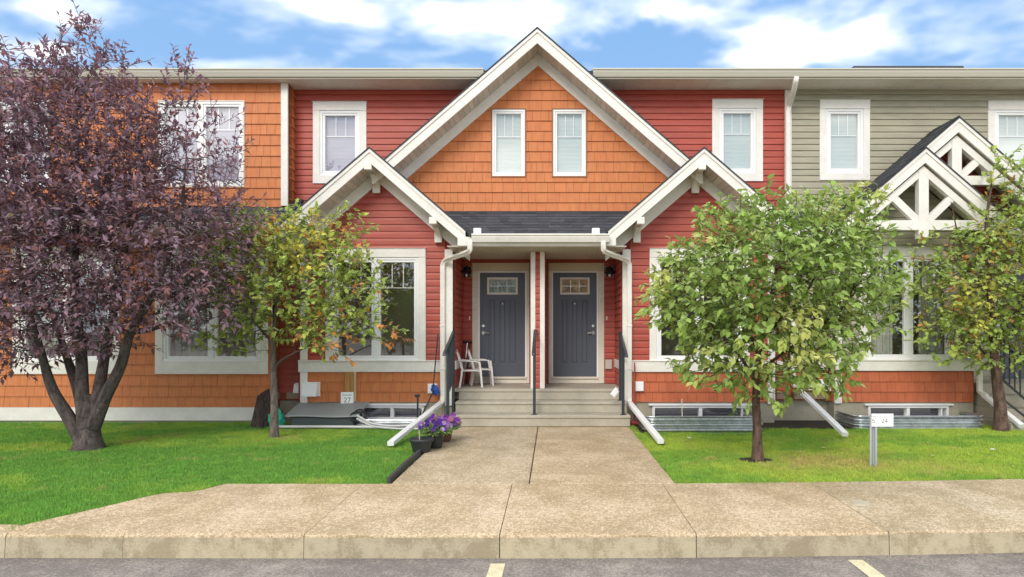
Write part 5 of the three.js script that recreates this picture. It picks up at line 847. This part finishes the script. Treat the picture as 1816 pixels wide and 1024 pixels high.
// branches grown toward points scattered in the crown's volume, thickened toward the trunk
function growTree(o) {
  const r = mulberry(o.seed), nodes = [], base = o.base;
  const add = (p, parent) => { nodes.push({ p, parent, kids: 0, r: 0 }); if (parent >= 0) nodes[parent].kids++; return nodes.length - 1; };
  for (const st of o.stems) { let prev = -1; if (st.from !== undefined) { let bd = 1e9; const f0 = V(...st.pts[0]); nodes.forEach((q, k) => { const dd = q.p.distanceToSquared(f0); if (dd < bd) { bd = dd; prev = k; } }); } const C = new THREE.CatmullRomCurve3(st.pts.map((q) => V(...q)), false, 'catmullrom', 0.5), n = Math.max(3, Math.round(C.getLength() / 0.12)); for (let i = (prev < 0 ? 0 : 1); i <= n; i++) { prev = add(C.getPoint(i / n), prev); nodes[prev].set = lerp(st.r[0], st.r[1], i / n); } st.end = prev; if (st.mark) o.marks[st.mark] = prev; }
  nodes.forEach((q) => { q.fixed = true; });
  const fixed = nodes.length, pts = [];
  const tot = o.blobs.reduce((s, b) => s + b.r[0] * b.r[1] * b.r[2] * (b.w ?? 1), 0);
  for (const b of o.blobs) { const n = Math.round(o.attract * b.r[0] * b.r[1] * b.r[2] * (b.w ?? 1) / tot); for (let i = 0; i < n; i++) { const d = V(rr(-1, 1, r), rr(-1, 1, r), rr(-1, 1, r)); if (d.lengthSq() > 1) { i--; continue; } const l = d.length() || 1; d.multiplyScalar(Math.pow(l, 0.55) / l); pts.push(V(b.c[0] + d.x * b.r[0], b.c[1] + d.y * b.r[1], b.c[2] + d.z * b.r[2])); } }
  const near = pts.map(() => [0, 1e9]), alive = pts.map(() => true); let done = 0;
  const step = o.step ?? 0.11, kill = o.kill ?? 0.16;
  const from0 = o.growFrom ?? 0;
  for (let it = 0; it < 90; it++) {
    for (let a = 0; a < pts.length; a++) if (alive[a]) for (let k = Math.max(done, from0); k < nodes.length; k++) { const d = pts[a].distanceToSquared(nodes[k].p); if (d < near[a][1]) near[a] = [k, d]; }
    done = nodes.length; const pull = new Map();
    for (let a = 0; a < pts.length; a++) if (alive[a]) { if (near[a][1] < kill * kill) { alive[a] = false; continue; } const k = near[a][0]; if (!pull.has(k)) pull.set(k, V(0, 0, 0)); pull.get(k).add(pts[a].clone().sub(nodes[k].p).normalize()); }
    if (!pull.size) break;
    for (const [k, d] of pull) { if (nodes[k].kids > 3) continue; d.normalize().add(V(rr(-0.25, 0.25, r), rr(-0.1, 0.3, r), rr(-0.25, 0.25, r))).normalize(); add(nodes[k].p.clone().addScaledVector(d, step), k); }
  }
  const e = o.pipe ?? 2.35; const w = new Float64Array(nodes.length);
  for (let k = nodes.length - 1; k >= 0; k--) { if (!nodes[k].kids) w[k] += Math.pow(o.tip ?? 0.0045, e); nodes[k].r = Math.pow(w[k], 1 / e); if (nodes[k].parent >= 0) w[nodes[k].parent] += w[k]; }
  for (const q of nodes) { if (q.set) q.r = q.set; else q.r = Math.min(q.r, Math.max(0.7 * nodes[q.parent].r, 0.0035)); }
  nodes.forEach((q) => { const h = q.p.y - o.base[1]; if (h < 0.35) q.r *= 1 + (o.flare ?? 0.35) * (1 - clamp(h / 0.35)) ** 2; });
  return { nodes, fixed, r };
}
function woodOf(nodes, minR = 0) {
  const pos = [], uv = [], idx = [];
  nodes.forEach((q, k) => {
    if (q.parent < 0 || q.r < minR) return; const a = nodes[q.parent], n = q.r > 0.03 ? 10 : q.r > 0.012 ? 6 : 4, d = q.p.clone().sub(a.p).normalize();
    const pd = a.parent >= 0 ? a.p.clone().sub(nodes[a.parent].p).normalize() : d, ra = Math.min(a.r, q.r * 1.5);
    const up = Math.abs(d.y) < 0.95 ? V(0, 1, 0) : V(1, 0, 0), s = V(0, 0, 0).crossVectors(d, up).normalize(), t = V(0, 0, 0).crossVectors(d, s).normalize();
    const md = pd.clone().add(d).normalize(), s2 = s.clone().addScaledVector(md, -s.dot(md)).normalize(), t2 = V(0, 0, 0).crossVectors(md, s2).normalize();
    const b0 = pos.length / 3; for (let i = 0; i <= n; i++) { const c = Math.cos(i / n * 6.2832), e = Math.sin(i / n * 6.2832); for (const [P, R, S, U, v] of [[a.p.clone().addScaledVector(d, -0.004), ra, s2, t2, 0], [q.p, q.r, s, t, 1]]) { const j = 1 + 0.09 * (vn3(P.y * 9, i % n * 1.7, R * 40) - 0.5); pos.push(P.x + (S.x * c + U.x * e) * R * j, P.y + (S.y * c + U.y * e) * R * j, P.z + (S.z * c + U.z * e) * R * j); uv.push(i / n * Math.max(0.25, Math.round(R * 12) / 4), P.y + P.x * 0.3); } }
    for (let i = 0; i < n; i++) { const x = b0 + i * 2; idx.push(x, x + 1, x + 3, x, x + 3, x + 2); }
  });
  const g = new THREE.BufferGeometry(); g.setAttribute('position', new THREE.Float32BufferAttribute(pos, 3)); g.setAttribute('uv', new THREE.Float32BufferAttribute(uv, 2)); g.setIndex(idx); g.computeVertexNormals(); return g;
}
function leafOn(tree, o) { // leafy shoots on every thin branch
  const { nodes, r } = tree, L = new Leaves(), cen = V(...o.centre), twigs = new Geo();
  nodes.forEach((q, k) => {
    if (q.parent < 0 || q.r > (o.maxR ?? 0.012) || k < tree.fixed) return;
    const d = q.p.clone().sub(nodes[q.parent].p).normalize(), tipN = !q.kids, out = q.p.clone().sub(cen).normalize();
    const n = tipN ? o.tipLeaves : r() < (o.keep ?? 1) ? o.sideLeaves : 0, len = tipN ? rr(...o.shoot, r) : 0.1;
    const dir = d.clone().multiplyScalar(0.7).add(out.clone().multiplyScalar(0.35)).add(V(rr(-0.35, 0.35, r), (o.rise ?? 0.35) + rr(-0.2, 0.25, r), rr(-0.35, 0.35, r))).normalize();
    if (tipN && o.twig) { const e = q.p.clone().addScaledVector(dir, len); twigs.sweep(ring(0.0034, 4), [q.p.toArray(), e.toArray()]); }
    const tone = o.palette(q.p, r);
    for (let i = 0; i < n; i++) {
      const t = tipN ? (i + 0.6) / n : rr(0, 1, r), pos = q.p.clone().addScaledVector(dir, t * len * (tipN ? 1 : 0.6)), side = (i % 2 ? 1 : -1);
      const perp = V(rr(-1, 1, r), rr(-0.5, 0.5, r), rr(-1, 1, r)).cross(dir).normalize();
      const ld = perp.multiplyScalar(side * 0.9).addScaledVector(dir, 0.45 + 0.5 * (tipN && i === n - 1 ? 1 : r() * 0.5)).addScaledVector(out, 0.3).add(V(0, o.hang ?? -0.15, 0)).normalize();
      const nr = V(rr(-0.55, 0.55, r), 1, rr(-0.55, 0.55, r) + 0.25).normalize(); if (Math.abs(nr.dot(ld)) > 0.93) nr.x += 0.6;
      const c = tone(r); L.leaf(pos, ld, nr, rr(...o.size, r), o.shape, c, rr(0.05, o.droop ?? 0.3, r), rr(0.1, 0.35, r));
    }
  });
  return { leaves: L.build(), twigs: o.twig ? twigs : null };
}
function tree(name, label, cat, group, o) {
  const g = growTree(o), t = thing(name, label, cat, o.base, group);
  part('trunk', woodOf(g.nodes), o.bark, t);
  const lv = leafOn(g, o.leaf);
  part('crown', lv.leaves, o.leafMat, t); if (lv.twigs) part('twigs', lv.twigs, o.bark, t);
  return t;
}
const mixc = (a, b, t) => [lerp(a[0], b[0], t), lerp(a[1], b[1], t), lerp(a[2], b[2], t)];
const jitter = (c, k, r) => { const f = 1 + rr(-k, k, r); return [c[0] * f, c[1] * f, c[2] * f]; };
const barkPlum = std({ color: lin(0.15, 0.115, 0.105), map: tBark, roughness: 0.9, bumpMap: bBark, bumpScale: 0.012 }), barkGrey = std({ color: lin(0.27, 0.215, 0.18), map: tBark, roughness: 0.9, bumpMap: bBark, bumpScale: 0.012 }), barkBrown = std({ color: lin(0.22, 0.135, 0.10), map: tBark, roughness: 0.95, bumpMap: bBark, bumpScale: 0.02 });
const blob = (px, py, rx, ry, d, dz, rz, w = 1) => { const k = d / F; return { c: [mx(px, d), my(py, d), -d + dz], r: [rx * k, ry * k, rz], w }; };
{ // purple leaved tree
  const d = 8.67, b = [mx(156, d), -0.05, -d], P = (px, py, dz = 0) => [mx(px, d), my(py, d), -d + dz], marks = {};
  const purple = (p, r) => { const k = rr(0, 1, r); const base = k < 0.5 ? [0.23, 0.135, 0.175] : k < 0.8 ? [0.34, 0.21, 0.265] : [0.36, 0.165, 0.165]; return (q) => q() < 0.012 ? [0.20, 0.16, 0.05] : jitter(base, 0.35, q); };
  const stems = [
    { r: [0.185, 0.075], pts: [b, P(157, 770), P(158, 735, 0.02), P(157, 700, 0.02)] },
    { r: [0.1, 0.012], from: 0, pts: [P(154, 765, 0.03), P(150, 700, 0.05), P(146, 620, 0.03), P(142, 540, 0.1), P(138, 420, 0.05), P(136, 280), P(134, 150)] },
    { r: [0.1, 0.012], from: 0, pts: [P(162, 765, 0.0), P(172, 700, -0.02), P(178, 620, -0.1), P(190, 520, -0.2), P(205, 400, -0.25), P(212, 260, -0.2)] },
    { r: [0.1, 0.012], from: 0, pts: [P(165, 765, 0.03), P(190, 705, 0.05), P(220, 650, 0.08), P(240, 590, 0.1), P(280, 520, 0.1), P(320, 400, 0.05), P(330, 280)] },
    { r: [0.1, 0.012], from: 0, pts: [P(150, 785, 0.03), P(130, 742, 0.07), P(105, 690, 0.12), P(92, 620, 0.2), P(70, 520, 0.25), P(45, 380, 0.2)] },
    { r: [0.1, 0.012], from: 0, pts: [P(152, 760, -0.03), P(128, 695, -0.12), P(98, 650, -0.25), P(60, 580, -0.4), P(10, 480, -0.5)] },
    { r: [0.045, 0.01], from: 0, pts: [P(240, 590, 0.1), P(300, 580, 0.2), P(380, 545, 0.15)] }];
  const o = { seed: 21, base: b, stems, marks, attract: 7600, step: 0.085, kill: 0.095, trunkR: 0.17, flare: 0.25, tip: 0.004, bark: barkPlum, leafMat: leafMat(0, 0.4),
    blobs: [blob(140, 290, 150, 170, d, 0, 1.0, 2.4), blob(60, 400, 160, 190, d, 0.15, 1.1, 1.5), blob(200, 430, 160, 150, d, 0, 1.2), blob(320, 430, 115, 150, d, 0, 0.95, 0.8), blob(315, 535, 120, 62, d, 0.1, 0.8, 1.1), blob(40, 570, 130, 85, d, 0.25, 0.85, 1.2), blob(150, 560, 130, 75, d, 0.3, 0.9, 1.1),
      blob(135, 110, 42, 85, d, 0, 0.35, 3), blob(208, 140, 28, 60, d, 0.1, 0.3, 3), blob(70, 160, 60, 70, d, 0.1, 0.45, 2.6), blob(322, 190, 30, 85, d, 0, 0.3, 2), blob(375, 290, 50, 100, d, -0.1, 0.45, 0.9), blob(430, 420, 35, 75, d, 0, 0.4, 0.8), blob(-60, 420, 120, 220, d, 0, 1.0, 0.7), blob(10, 210, 70, 80, d, 0, 0.5, 2), blob(250, 270, 70, 90, d, 0, 0.6, 1.6)],
    leaf: { centre: P(150, 470), tipLeaves: 9, sideLeaves: 3, keep: 0.9, shoot: [0.16, 0.42], size: [0.075, 0.122], shape: OVATE, palette: purple, maxR: 0.011, rise: 0.55, hang: -0.2, droop: 0.35, twig: true } };
  tree('purple_tree', 'purple leaved multi stemmed tree on the left lawn', 'tree', null, o);
}
const maple = (warm, cool) => (p, r) => { const patch = fbm3(p.x * 2.2 + 9, p.y * 2.2, p.z * 2.2, 3), k = smooth(0.50, 0.66, patch); const base = mixc(cool, warm, k * 0.8 + 0.15 * r()); return (q) => jitter(base, 0.3, q); };
{ // small tree in front of the left bay
  const d = 9.6, b = [mx(486, d), -0.05, -d], P = (px, py, dz = 0) => [mx(px, d), my(py, d), -d + dz];
  tree('maple_tree', 'small yellowing lobed leaf tree before the left red bay', 'tree', 'young green trees on the lawns', { seed: 33, base: b, marks: {}, attract: 2500, step: 0.076, kill: 0.088, trunkR: 0.075, flare: 0.15, tip: 0.0035, bark: barkGrey, leafMat: leafMat(0, 0.45),
    stems: [{ r: [0.066, 0.014], pts: [b, P(486, 700), P(484, 630), P(488, 560), P(500, 470)] }, { r: [0.024, 0.008], from: 0, pts: [P(484, 655), P(510, 635, 0.1), P(560, 612, 0.2)] }, { r: [0.024, 0.008], from: 0, pts: [P(485, 610), P(440, 560, -0.1), P(420, 480, -0.1)] }, { r: [0.024, 0.008], from: 0, pts: [P(488, 570), P(560, 500, 0.1), P(610, 430, 0.1)] }],
    blobs: [blob(500, 500, 120, 110, d, 0, 0.9), blob(590, 520, 95, 100, d, 0.1, 0.7), blob(440, 460, 70, 85, d, 0, 0.6), blob(520, 430, 110, 55, d, 0, 0.7), blob(620, 400, 45, 30, d, 0, 0.3, 0.8), blob(665, 592, 50, 24, d, 0.1, 0.3, 1.5), blob(420, 600, 55, 35, d, 0.1, 0.4), blob(600, 610, 50, 25, d, 0.2, 0.3), blob(365, 500, 22, 50, d, 0, 0.3, 0.6)],
    leaf: { centre: P(510, 560), tipLeaves: 6, sideLeaves: 2, keep: 0.7, shoot: [0.10, 0.26], size: [0.062, 0.10], shape: LOBED, palette: (p, r) => { const o = r(), rust = Math.min(Math.hypot(p.x + 2.5, p.y - 1.57), Math.hypot(p.x + 3.2, p.y - 1.35)) < 0.26 ? 0.75 : 0.06; if (o < rust) return (q) => jitter([0.68, 0.31, 0.08], 0.3, q); return maple([0.74, 0.66, 0.11], [0.37, 0.51, 0.095])(p, r); }, maxR: 0.010, rise: 0.3, hang: -0.1, twig: true } });
}
let bigTree;
{ // full green tree before the right bay
  const d = 7.9, b = [mx(1344, d), -0.05, -d], P = (px, py, dz = 0) => [mx(px, d), my(py, d), -d + dz];
  bigTree = tree('maple_tree', 'full rounded green tree before the right red bay', 'tree', 'young green trees on the lawns', { seed: 47, base: b, marks: {}, attract: 4200, step: 0.08, kill: 0.085, trunkR: 0.075, flare: 0.3, tip: 0.0038, bark: barkBrown, leafMat: leafMat(0, 0.45),
    stems: [{ r: [0.068, 0.014], pts: [b, P(1343, 760), P(1341, 700), P(1346, 620), P(1365, 540), P(1385, 430)] }, { r: [0.024, 0.008], from: 0, pts: [P(1342, 680), P(1300, 620, 0.1), P(1240, 560, 0.15), P(1200, 500, 0.1)] }, { r: [0.024, 0.008], from: 0, pts: [P(1343, 660), P(1420, 600, 0.1), P(1490, 540, 0.15), P(1530, 450)] }, { r: [0.024, 0.008], from: 0, pts: [P(1346, 620), P(1310, 540, -0.2), P(1290, 440, -0.2)] }, { r: [0.024, 0.008], from: 0, pts: [P(1350, 600), P(1440, 520, -0.2), P(1490, 400, -0.2)] }],
    blobs: [blob(1380, 480, 150, 130, d, 0, 1.05), blob(1260, 520, 105, 100, d, 0.05, 0.85), blob(1480, 500, 95, 125, d, 0, 0.85), blob(1370, 610, 150, 70, d, 0.15, 0.9), blob(1490, 400, 75, 60, d, 0, 0.6), blob(1310, 410, 85, 50, d, 0, 0.6), blob(1525, 345, 35, 25, d, 0, 0.25), blob(1180, 545, 38, 50, d, 0.1, 0.4), blob(1260, 640, 60, 45, d, 0.2, 0.5), blob(1355, 690, 60, 25, d, 0.2, 0.35), blob(1450, 660, 50, 35, d, 0.1, 0.4), blob(1570, 520, 24, 40, d, 0, 0.25, 0.7)],
    leaf: { centre: P(1370, 540), tipLeaves: 7, sideLeaves: 2, keep: 0.6, shoot: [0.10, 0.26], size: [0.07, 0.112], shape: BROAD, palette: maple([0.64, 0.64, 0.18], [0.32, 0.47, 0.10]), maxR: 0.011, rise: 0.25, hang: -0.35, droop: 0.45, twig: true } });
}
{ // tree at the right edge
  const d = 10.3, b = [mx(1776, d), -0.05, -d], P = (px, py, dz = 0) => [mx(px, d), my(py, d), -d + dz];
  tree('maple_tree', 'loose orange tinged green tree at the right edge beside the stair', 'tree', 'young green trees on the lawns', { seed: 59, base: b, marks: {}, attract: 3000, step: 0.08, kill: 0.092, trunkR: 0.11, flare: 0.15, tip: 0.004, bark: barkBrown, leafMat: leafMat(0, 0.45),
    stems: [{ r: [0.11, 0.012], pts: [b, P(1774, 720), P(1768, 670), P(1762, 600), P(1755, 500), P(1750, 400), P(1760, 320)] }, { r: [0.024, 0.008], from: 0, pts: [P(1766, 650), P(1720, 610, 0.1), P(1660, 600, 0.1)] }, { r: [0.024, 0.008], from: 0, pts: [P(1762, 600), P(1810, 540), P(1850, 440)] }, { r: [0.024, 0.008], from: 0, pts: [P(1757, 530), P(1700, 440, 0.1), P(1680, 360, 0.1)] }],
    blobs: [blob(1765, 490, 90, 118, d, 0, 0.85), blob(1700, 505, 70, 82, d, 0.1, 0.65), blob(1830, 480, 90, 150, d, 0, 0.9), blob(1780, 600, 100, 55, d, 0.1, 0.7), blob(1680, 590, 55, 50, d, 0.1, 0.5), blob(1790, 330, 40, 65, d, 0, 0.4), blob(1640, 470, 25, 60, d, 0, 0.3), blob(1870, 560, 80, 90, d, 0, 0.6)],
    leaf: { centre: P(1760, 530), tipLeaves: 6, sideLeaves: 2, keep: 0.65, shoot: [0.10, 0.28], size: [0.064, 0.105], shape: LOBED, palette: (p, r) => { if (r() < 0.07) return (q) => jitter([0.62, 0.31, 0.09], 0.3, q); return maple([0.72, 0.65, 0.11], [0.36, 0.50, 0.095])(p, r); }, maxR: 0.010, rise: 0.3, hang: -0.15, twig: true } });
}
// street trees across the road, seen only in the window glass
[[-9.5, 17, 1.35, 0.6], [-3.5, 19, 1.5, 2.2], [2.2, 18, 1.3, 4.0], [8, 20, 1.55, 5.2], [15, 18, 1.4, 1.1]].forEach(([x, z, s, a], i) => copyOf(bigTree, [x, roadY, z], a, ['tall green street tree across the road, first from the left', 'tall green street tree across the road, second from the left', 'tall green street tree across the road, third from the left', 'tall green street tree across the road, fourth from the left', 'tall green street tree across the road, last to the right'][i], s).userData.group = 'street trees across the road');
{ // weathered stump behind the small tree
  const g = new THREE.CylinderGeometry(0.085, 0.17, 0.62, 18, 10), p = g.attributes.position; for (let i = 0; i < p.count; i++) { const x = p.getX(i), y = p.getY(i), z = p.getZ(i), a = Math.atan2(z, x), k = 1 + 0.16 * Math.sin(a * 5 + y * 2) + 0.1 * Math.sin(a * 11); p.setXYZ(i, x * k + 0.03 * y, y + (y > 0.3 ? 0.14 * x / 0.1 * 0.5 : 0), z * k); } g.computeVertexNormals();
  const st = thing('tree_stump', 'weathered dark stump by the orange house corner behind the small tree', 'stump', [mx(466, 10.7), 0, -10.7]); part('wood', new Geo().add(g, T(mx(467, 10.7), 0.28, -10.7)), std({ color: lin(0.13, 0.095, 0.085), map: tBark, roughness: 0.95, bumpMap: bBark, bumpScale: 0.02 }), st);
  const mound = new THREE.SphereGeometry(0.3, 20, 8, 0, 6.2832, 0, 1.57); part('soil', new Geo().add(mound, new THREE.Matrix4().makeScale(1, 0.12, 0.8).premultiply(T(mx(463, 10.65), -0.03, -10.62))), soilMat, st);
}
for (const [x, z, rad, label] of [[mx(1340, 7.9), -7.9, 0.27, 'ring of bare dark soil round the right tree trunk']]) solo('soil_ring', new Geo().add(new THREE.SphereGeometry(rad, 20, 8, 0, 6.2832, 0, 1.57), new THREE.Matrix4().makeScale(1, 0.13, 0.7).premultiply(T(x, -0.03, z))), soilMat, label, 'soil');

// flower pots
{
  const lathe = (pts, x, z, n = 32) => new Geo().add(new THREE.LatheGeometry(pts.map(([r, y]) => new THREE.Vector2(r, y)), n), T(x, 0.004, z));
  const potMat = std({ color: lin(0.028, 0.032, 0.036), roughness: 0.5 }), clay = std({ color: lin(0.12, 0.05, 0.035), roughness: 0.7 });
  const bowl = thing('flower_pot', 'low wide black planter bowl nearest the lawn, holding only a thin stick', 'flower pot', [-1.77, 0, -8.36], 'flower pots beside the path');
  part('pot', lathe([[0.0, 0], [0.105, 0], [0.115, 0.02], [0.145, 0.14], [0.165, 0.15], [0.168, 0.185], [0.15, 0.188], [0.138, 0.15], [0.0, 0.145]], -1.77, -8.36), potMat, bowl); part('soil', new Geo().add(new THREE.CircleGeometry(0.14, 24), T(-1.77, 0.155, -8.36, 0, -Math.PI / 2)), soilMat, bowl); part('stick', new Geo().tube([[-1.79, 0.13, -8.34], [-1.80, 0.30, -8.36]], 0.006, 6), std({ color: lin(0.5, 0.4, 0.28), roughness: 0.8 }), bowl);
  const planted = (x, z, s, mat, label, cols, seed) => {
    const r = mulberry(seed), p = thing('flower_pot', label, 'flower pot', [x, 0, z], 'flower pots beside the path');
    part('pot', lathe([[0, 0], [0.09 * s, 0], [0.1 * s, 0.015], [0.135 * s, 0.2 * s], [0.15 * s, 0.205 * s], [0.152 * s, 0.235 * s], [0.135 * s, 0.238 * s], [0.125 * s, 0.2 * s], [0, 0.195 * s]], x, z), mat, p);
    const L = new Leaves(), Fl = new Leaves();
    const top = 0.2 * s;
    for (let i = 0; i < 420; i++) { const a = rr(0, 6.2832, r), e = Math.sqrt(r()) * 0.23 * s, h = rr(0, 0.2, r) * s * (1 - e / (0.3 * s)), o = V(x + Math.cos(a) * e, top + h + 0.02, z + Math.sin(a) * e), dd = V(Math.cos(a) + rr(-0.6, 0.6, r), rr(-0.3, 0.8, r), Math.sin(a) + rr(-0.6, 0.6, r)).normalize(); L.leaf(o, dd, V(rr(-0.3, 0.3, r), 1, 0.2).normalize(), rr(0.035, 0.065, r), BROAD, jitter([0.16, 0.27, 0.04], 0.35, r), 0.2, 0.2); }
    for (let i = 0; i < 34; i++) { const a = rr(-0.6, 3.7, r), e = Math.sqrt(r()) * 0.25 * s, h = rr(0.06, 0.27, r) * s * (1 - e / (0.5 * s)), o = V(x + Math.cos(a) * e, top + h + 0.04, z + Math.sin(a) * e), f = V(Math.cos(a) * 0.6 + rr(-0.5, 0.5, r), rr(0.0, 0.8, r), Math.sin(a) * 0.8 + 0.5).normalize(), u = V(0, 1, 0).cross(f).normalize(), w = f.clone().cross(u), c = cols[Math.floor(r() * cols.length)], R = rr(0.030, 0.042, r);
      for (let k = 0; k < 5; k++) { const t = k / 5 * 6.2832, dd = u.clone().multiplyScalar(Math.cos(t)).addScaledVector(w, Math.sin(t)).addScaledVector(f, 0.25).normalize(); Fl.leaf(o, dd, f, R, [[0, 0.05], [0.6, 0.52], [0.95, 0.42], [1, 0]], jitter(c, 0.25, r), -0.1, 0.05); } }
    part('foliage', L, leafMat(0, 0.3), p); part('blossoms', Fl, leafMat(0, 0.25), p);
  };
  planted(-1.64, -8.68, 0.92, potMat, 'black pot of deep purple petunias in the middle of the three pots', [[0.10, 0.02, 0.28], [0.14, 0.03, 0.36], [0.26, 0.10, 0.45], [0.07, 0.015, 0.2], [0.45, 0.32, 0.5]], 5);
  planted(-1.60, -9.2, 0.9, clay, 'brown pot of pink and violet petunias closest to the steps', [[0.42, 0.10, 0.28], [0.30, 0.09, 0.40], [0.5, 0.18, 0.25], [0.16, 0.04, 0.32]], 6);
}
// weed creeping over the right window well
{ const r = mulberry(8), L = new Leaves(), path = curve([[2.4, 0.05, -10.5], [2.55, 0.2, -10.25], [2.8, 0.21, -10.12], [3.0, 0.3, -10.2], [3.05, 0.42, -10.5], [3.3, 0.46, -10.5]], 26); for (const q of path) for (let i = 0; i < 3; i++) L.leaf(V(...q), V(rr(-1, 1, r), rr(-0.3, 0.8, r), rr(-0.5, 1, r)).normalize(), V(0, 1, 0.3).normalize(), rr(0.03, 0.06, r), BROAD, jitter([0.16, 0.24, 0.06], 0.3, r)); const t = thing('weed', 'thin green weed curling over the rim of the right red bay window well', 'weed', [2.4, 0, -10.4]); part('stem', new Geo().sweep(ring(0.004, 5), path), std({ color: lin(0.16, 0.2, 0.06), roughness: 0.8 }), t); part('foliage', L, leafMat(0), t); }

// grass: tufts over both lawns
{
  const r = mulberry(77), tuft = (n, rad, h) => { const L = new Leaves(); for (let i = 0; i < n; i++) { const a = rr(0, 6.2832, r), e = Math.sqrt(r()) * rad, dir = V(rr(-0.5, 0.5, r), 1, rr(-0.5, 0.5, r)).normalize(), len = rr(0.55, 1, r) * h, f = rr(0.75, 1.2, r); L.leaf(V(Math.cos(a) * e, 0, Math.sin(a) * e), dir, V(rr(-1, 1, r), 0.05, rr(-1, 1, r)).normalize(), len, [[0, 0.042], [0.55, 0.042], [1, 0]], [f, f, f], rr(0.1, 0.5, r), 0.05); } return L.build(); };
  const gm = new THREE.MeshPhysicalMaterial({ color: 0xffffff, vertexColors: true, roughness: 0.9, transmission: 0.3, thickness: 0, side: THREE.DoubleSide });
  const tufts = [tuft(20, 0.045, 0.050), tuft(20, 0.05, 0.042), tuft(18, 0.045, 0.058)];
  const keepOut = (x, z) => (x > 3.35 && x < 5.1 && z < -10.42) || (x > 1.4 && x < 3.5 && z < -10.05) || (x > 5.05 && x < 7.45 && z < -10.45) || (x < -2.0 && x > -4.6 && z < -10.45) || Math.hypot((x - mx(1340, 7.9)) / 0.24, (z + 7.9) / 0.16) < 1 || z < -11.17 || (x > 7.6 && z < -10.3);
  const sow = (poly, x0, x1, z0, z1, n, label, hue) => {
    const lists = [[], [], []]; const m = new THREE.Matrix4(), q = new THREE.Quaternion(), E = new THREE.Euler();
    for (let i = 0; i < n; i++) { const x = rr(x0, x1, r), z = rr(z0, z1, r); if (!inside(x, z, poly) || keepOut(x, z)) continue; const hn = fbm3(x * 2.4 + 50, 3, z * 2.4, 3), s = rr(0.75, 1.2, r) * (0.72 + 0.6 * hn); q.setFromEuler(E.set(0, rr(0, 6.28, r), 0)); m.compose(V(x, -0.032, z), q, V(s, s * rr(0.7, 1.1, r), s)); lists[Math.floor(r() * 3)].push([m.clone(), hue(x, z)]); }
    lists.forEach((l, k) => { const im = new THREE.InstancedMesh(tufts[k], gm, l.length); l.forEach(([mm, c], i) => { im.setMatrixAt(i, mm); im.setColorAt(i, lin(...c)); }); im.name = numbered('grass'); im.userData = { kind: 'stuff', label, category: 'grass' }; im.castShadow = im.receiveShadow = true; scene.add(im); });
  };
  const lush = [0.20, 0.45, 0.045], lime = [0.48, 0.62, 0.07], straw = [0.62, 0.49, 0.18];
  sow(leftLawn, -10.5, -1.74, -11.2, -5.1, 80000, 'short lush green grass of the left lawn', (x, z) => { const n = fbm3(x * 0.8, 2, z * 1.6, 4), f = fbm3(x * 5, 9, z * 5, 3); return jitter(mixc([0.19, 0.43, 0.048], lime, clamp(smooth(0.42, 0.66, n) * 0.62 + (f - 0.5) * 1.1)), 0.24, r).map((v, k2) => lerp(v, straw[k2], 0.45 * smooth(0.60, 0.72, fbm3(x * 3.4 + 20, 5, z * 3.4, 3)))); });
  sow(rightLawn, 1.3, 9.6, -11.4, -6.6, 56000, 'green lawn grass of the right lawn with dry straw patches', (x, z) => { const n = fbm3(x * 1.1 + 30, 2, z * 1.6, 4), f = fbm3(x * 5, 19, z * 5, 3), dry = Math.exp(-(((x - 3.55) / 1.0) ** 2 + ((z + 7.75) / 0.55) ** 2)) * 0.8 + Math.exp(-(((x - 5.0) / 0.5) ** 2 + ((z + 7.4) / 0.3) ** 2)) * 0.3; return jitter(mixc(mixc(lush, lime, clamp(0.4 + smooth(0.38, 0.62, n) * 0.7 + (f - 0.5) * 0.8)), straw, clamp(dry * (0.55 + 1.6 * (f - 0.3)) + 0.5 * smooth(0.60, 0.72, fbm3(x * 3 + 70, 5, z * 3, 3)))), 0.24, r); });
  const rl = mulberry(91); [[2.02, -9.3], [3.7, -8.55], [4.9, -8.0], [6.0, -8.4], [3.3, -8.2], [5.4, -8.9]].forEach(([x, z], i) => { const L = new Leaves(); L.leaf(V(x, 0.035, z), V(Math.cos(i), 0.05, Math.sin(i)).normalize(), V(0.1, 1, 0.2).normalize(), 0.08, LOBED, i % 3 ? [0.5, 0.36, 0.16] : [0.62, 0.6, 0.5], 0.1, 0.2); const m = solo('fallen_leaf', L, leafMat(0, 0.2), ['pale fallen leaf on the right lawn nearest the entrance path', 'tan fallen leaf beside the right tree trunk, toward the window well', 'tan fallen leaf between the right tree and the parking sign', 'pale fallen leaf farthest right on the lawn', 'tan fallen leaf in front of the right tree trunk on dry grass', 'tan fallen leaf on the lawn behind the parking sign'][i], 'leaf', 'fallen leaves on the right lawn'); });
}

renderer.render(scene, camera);
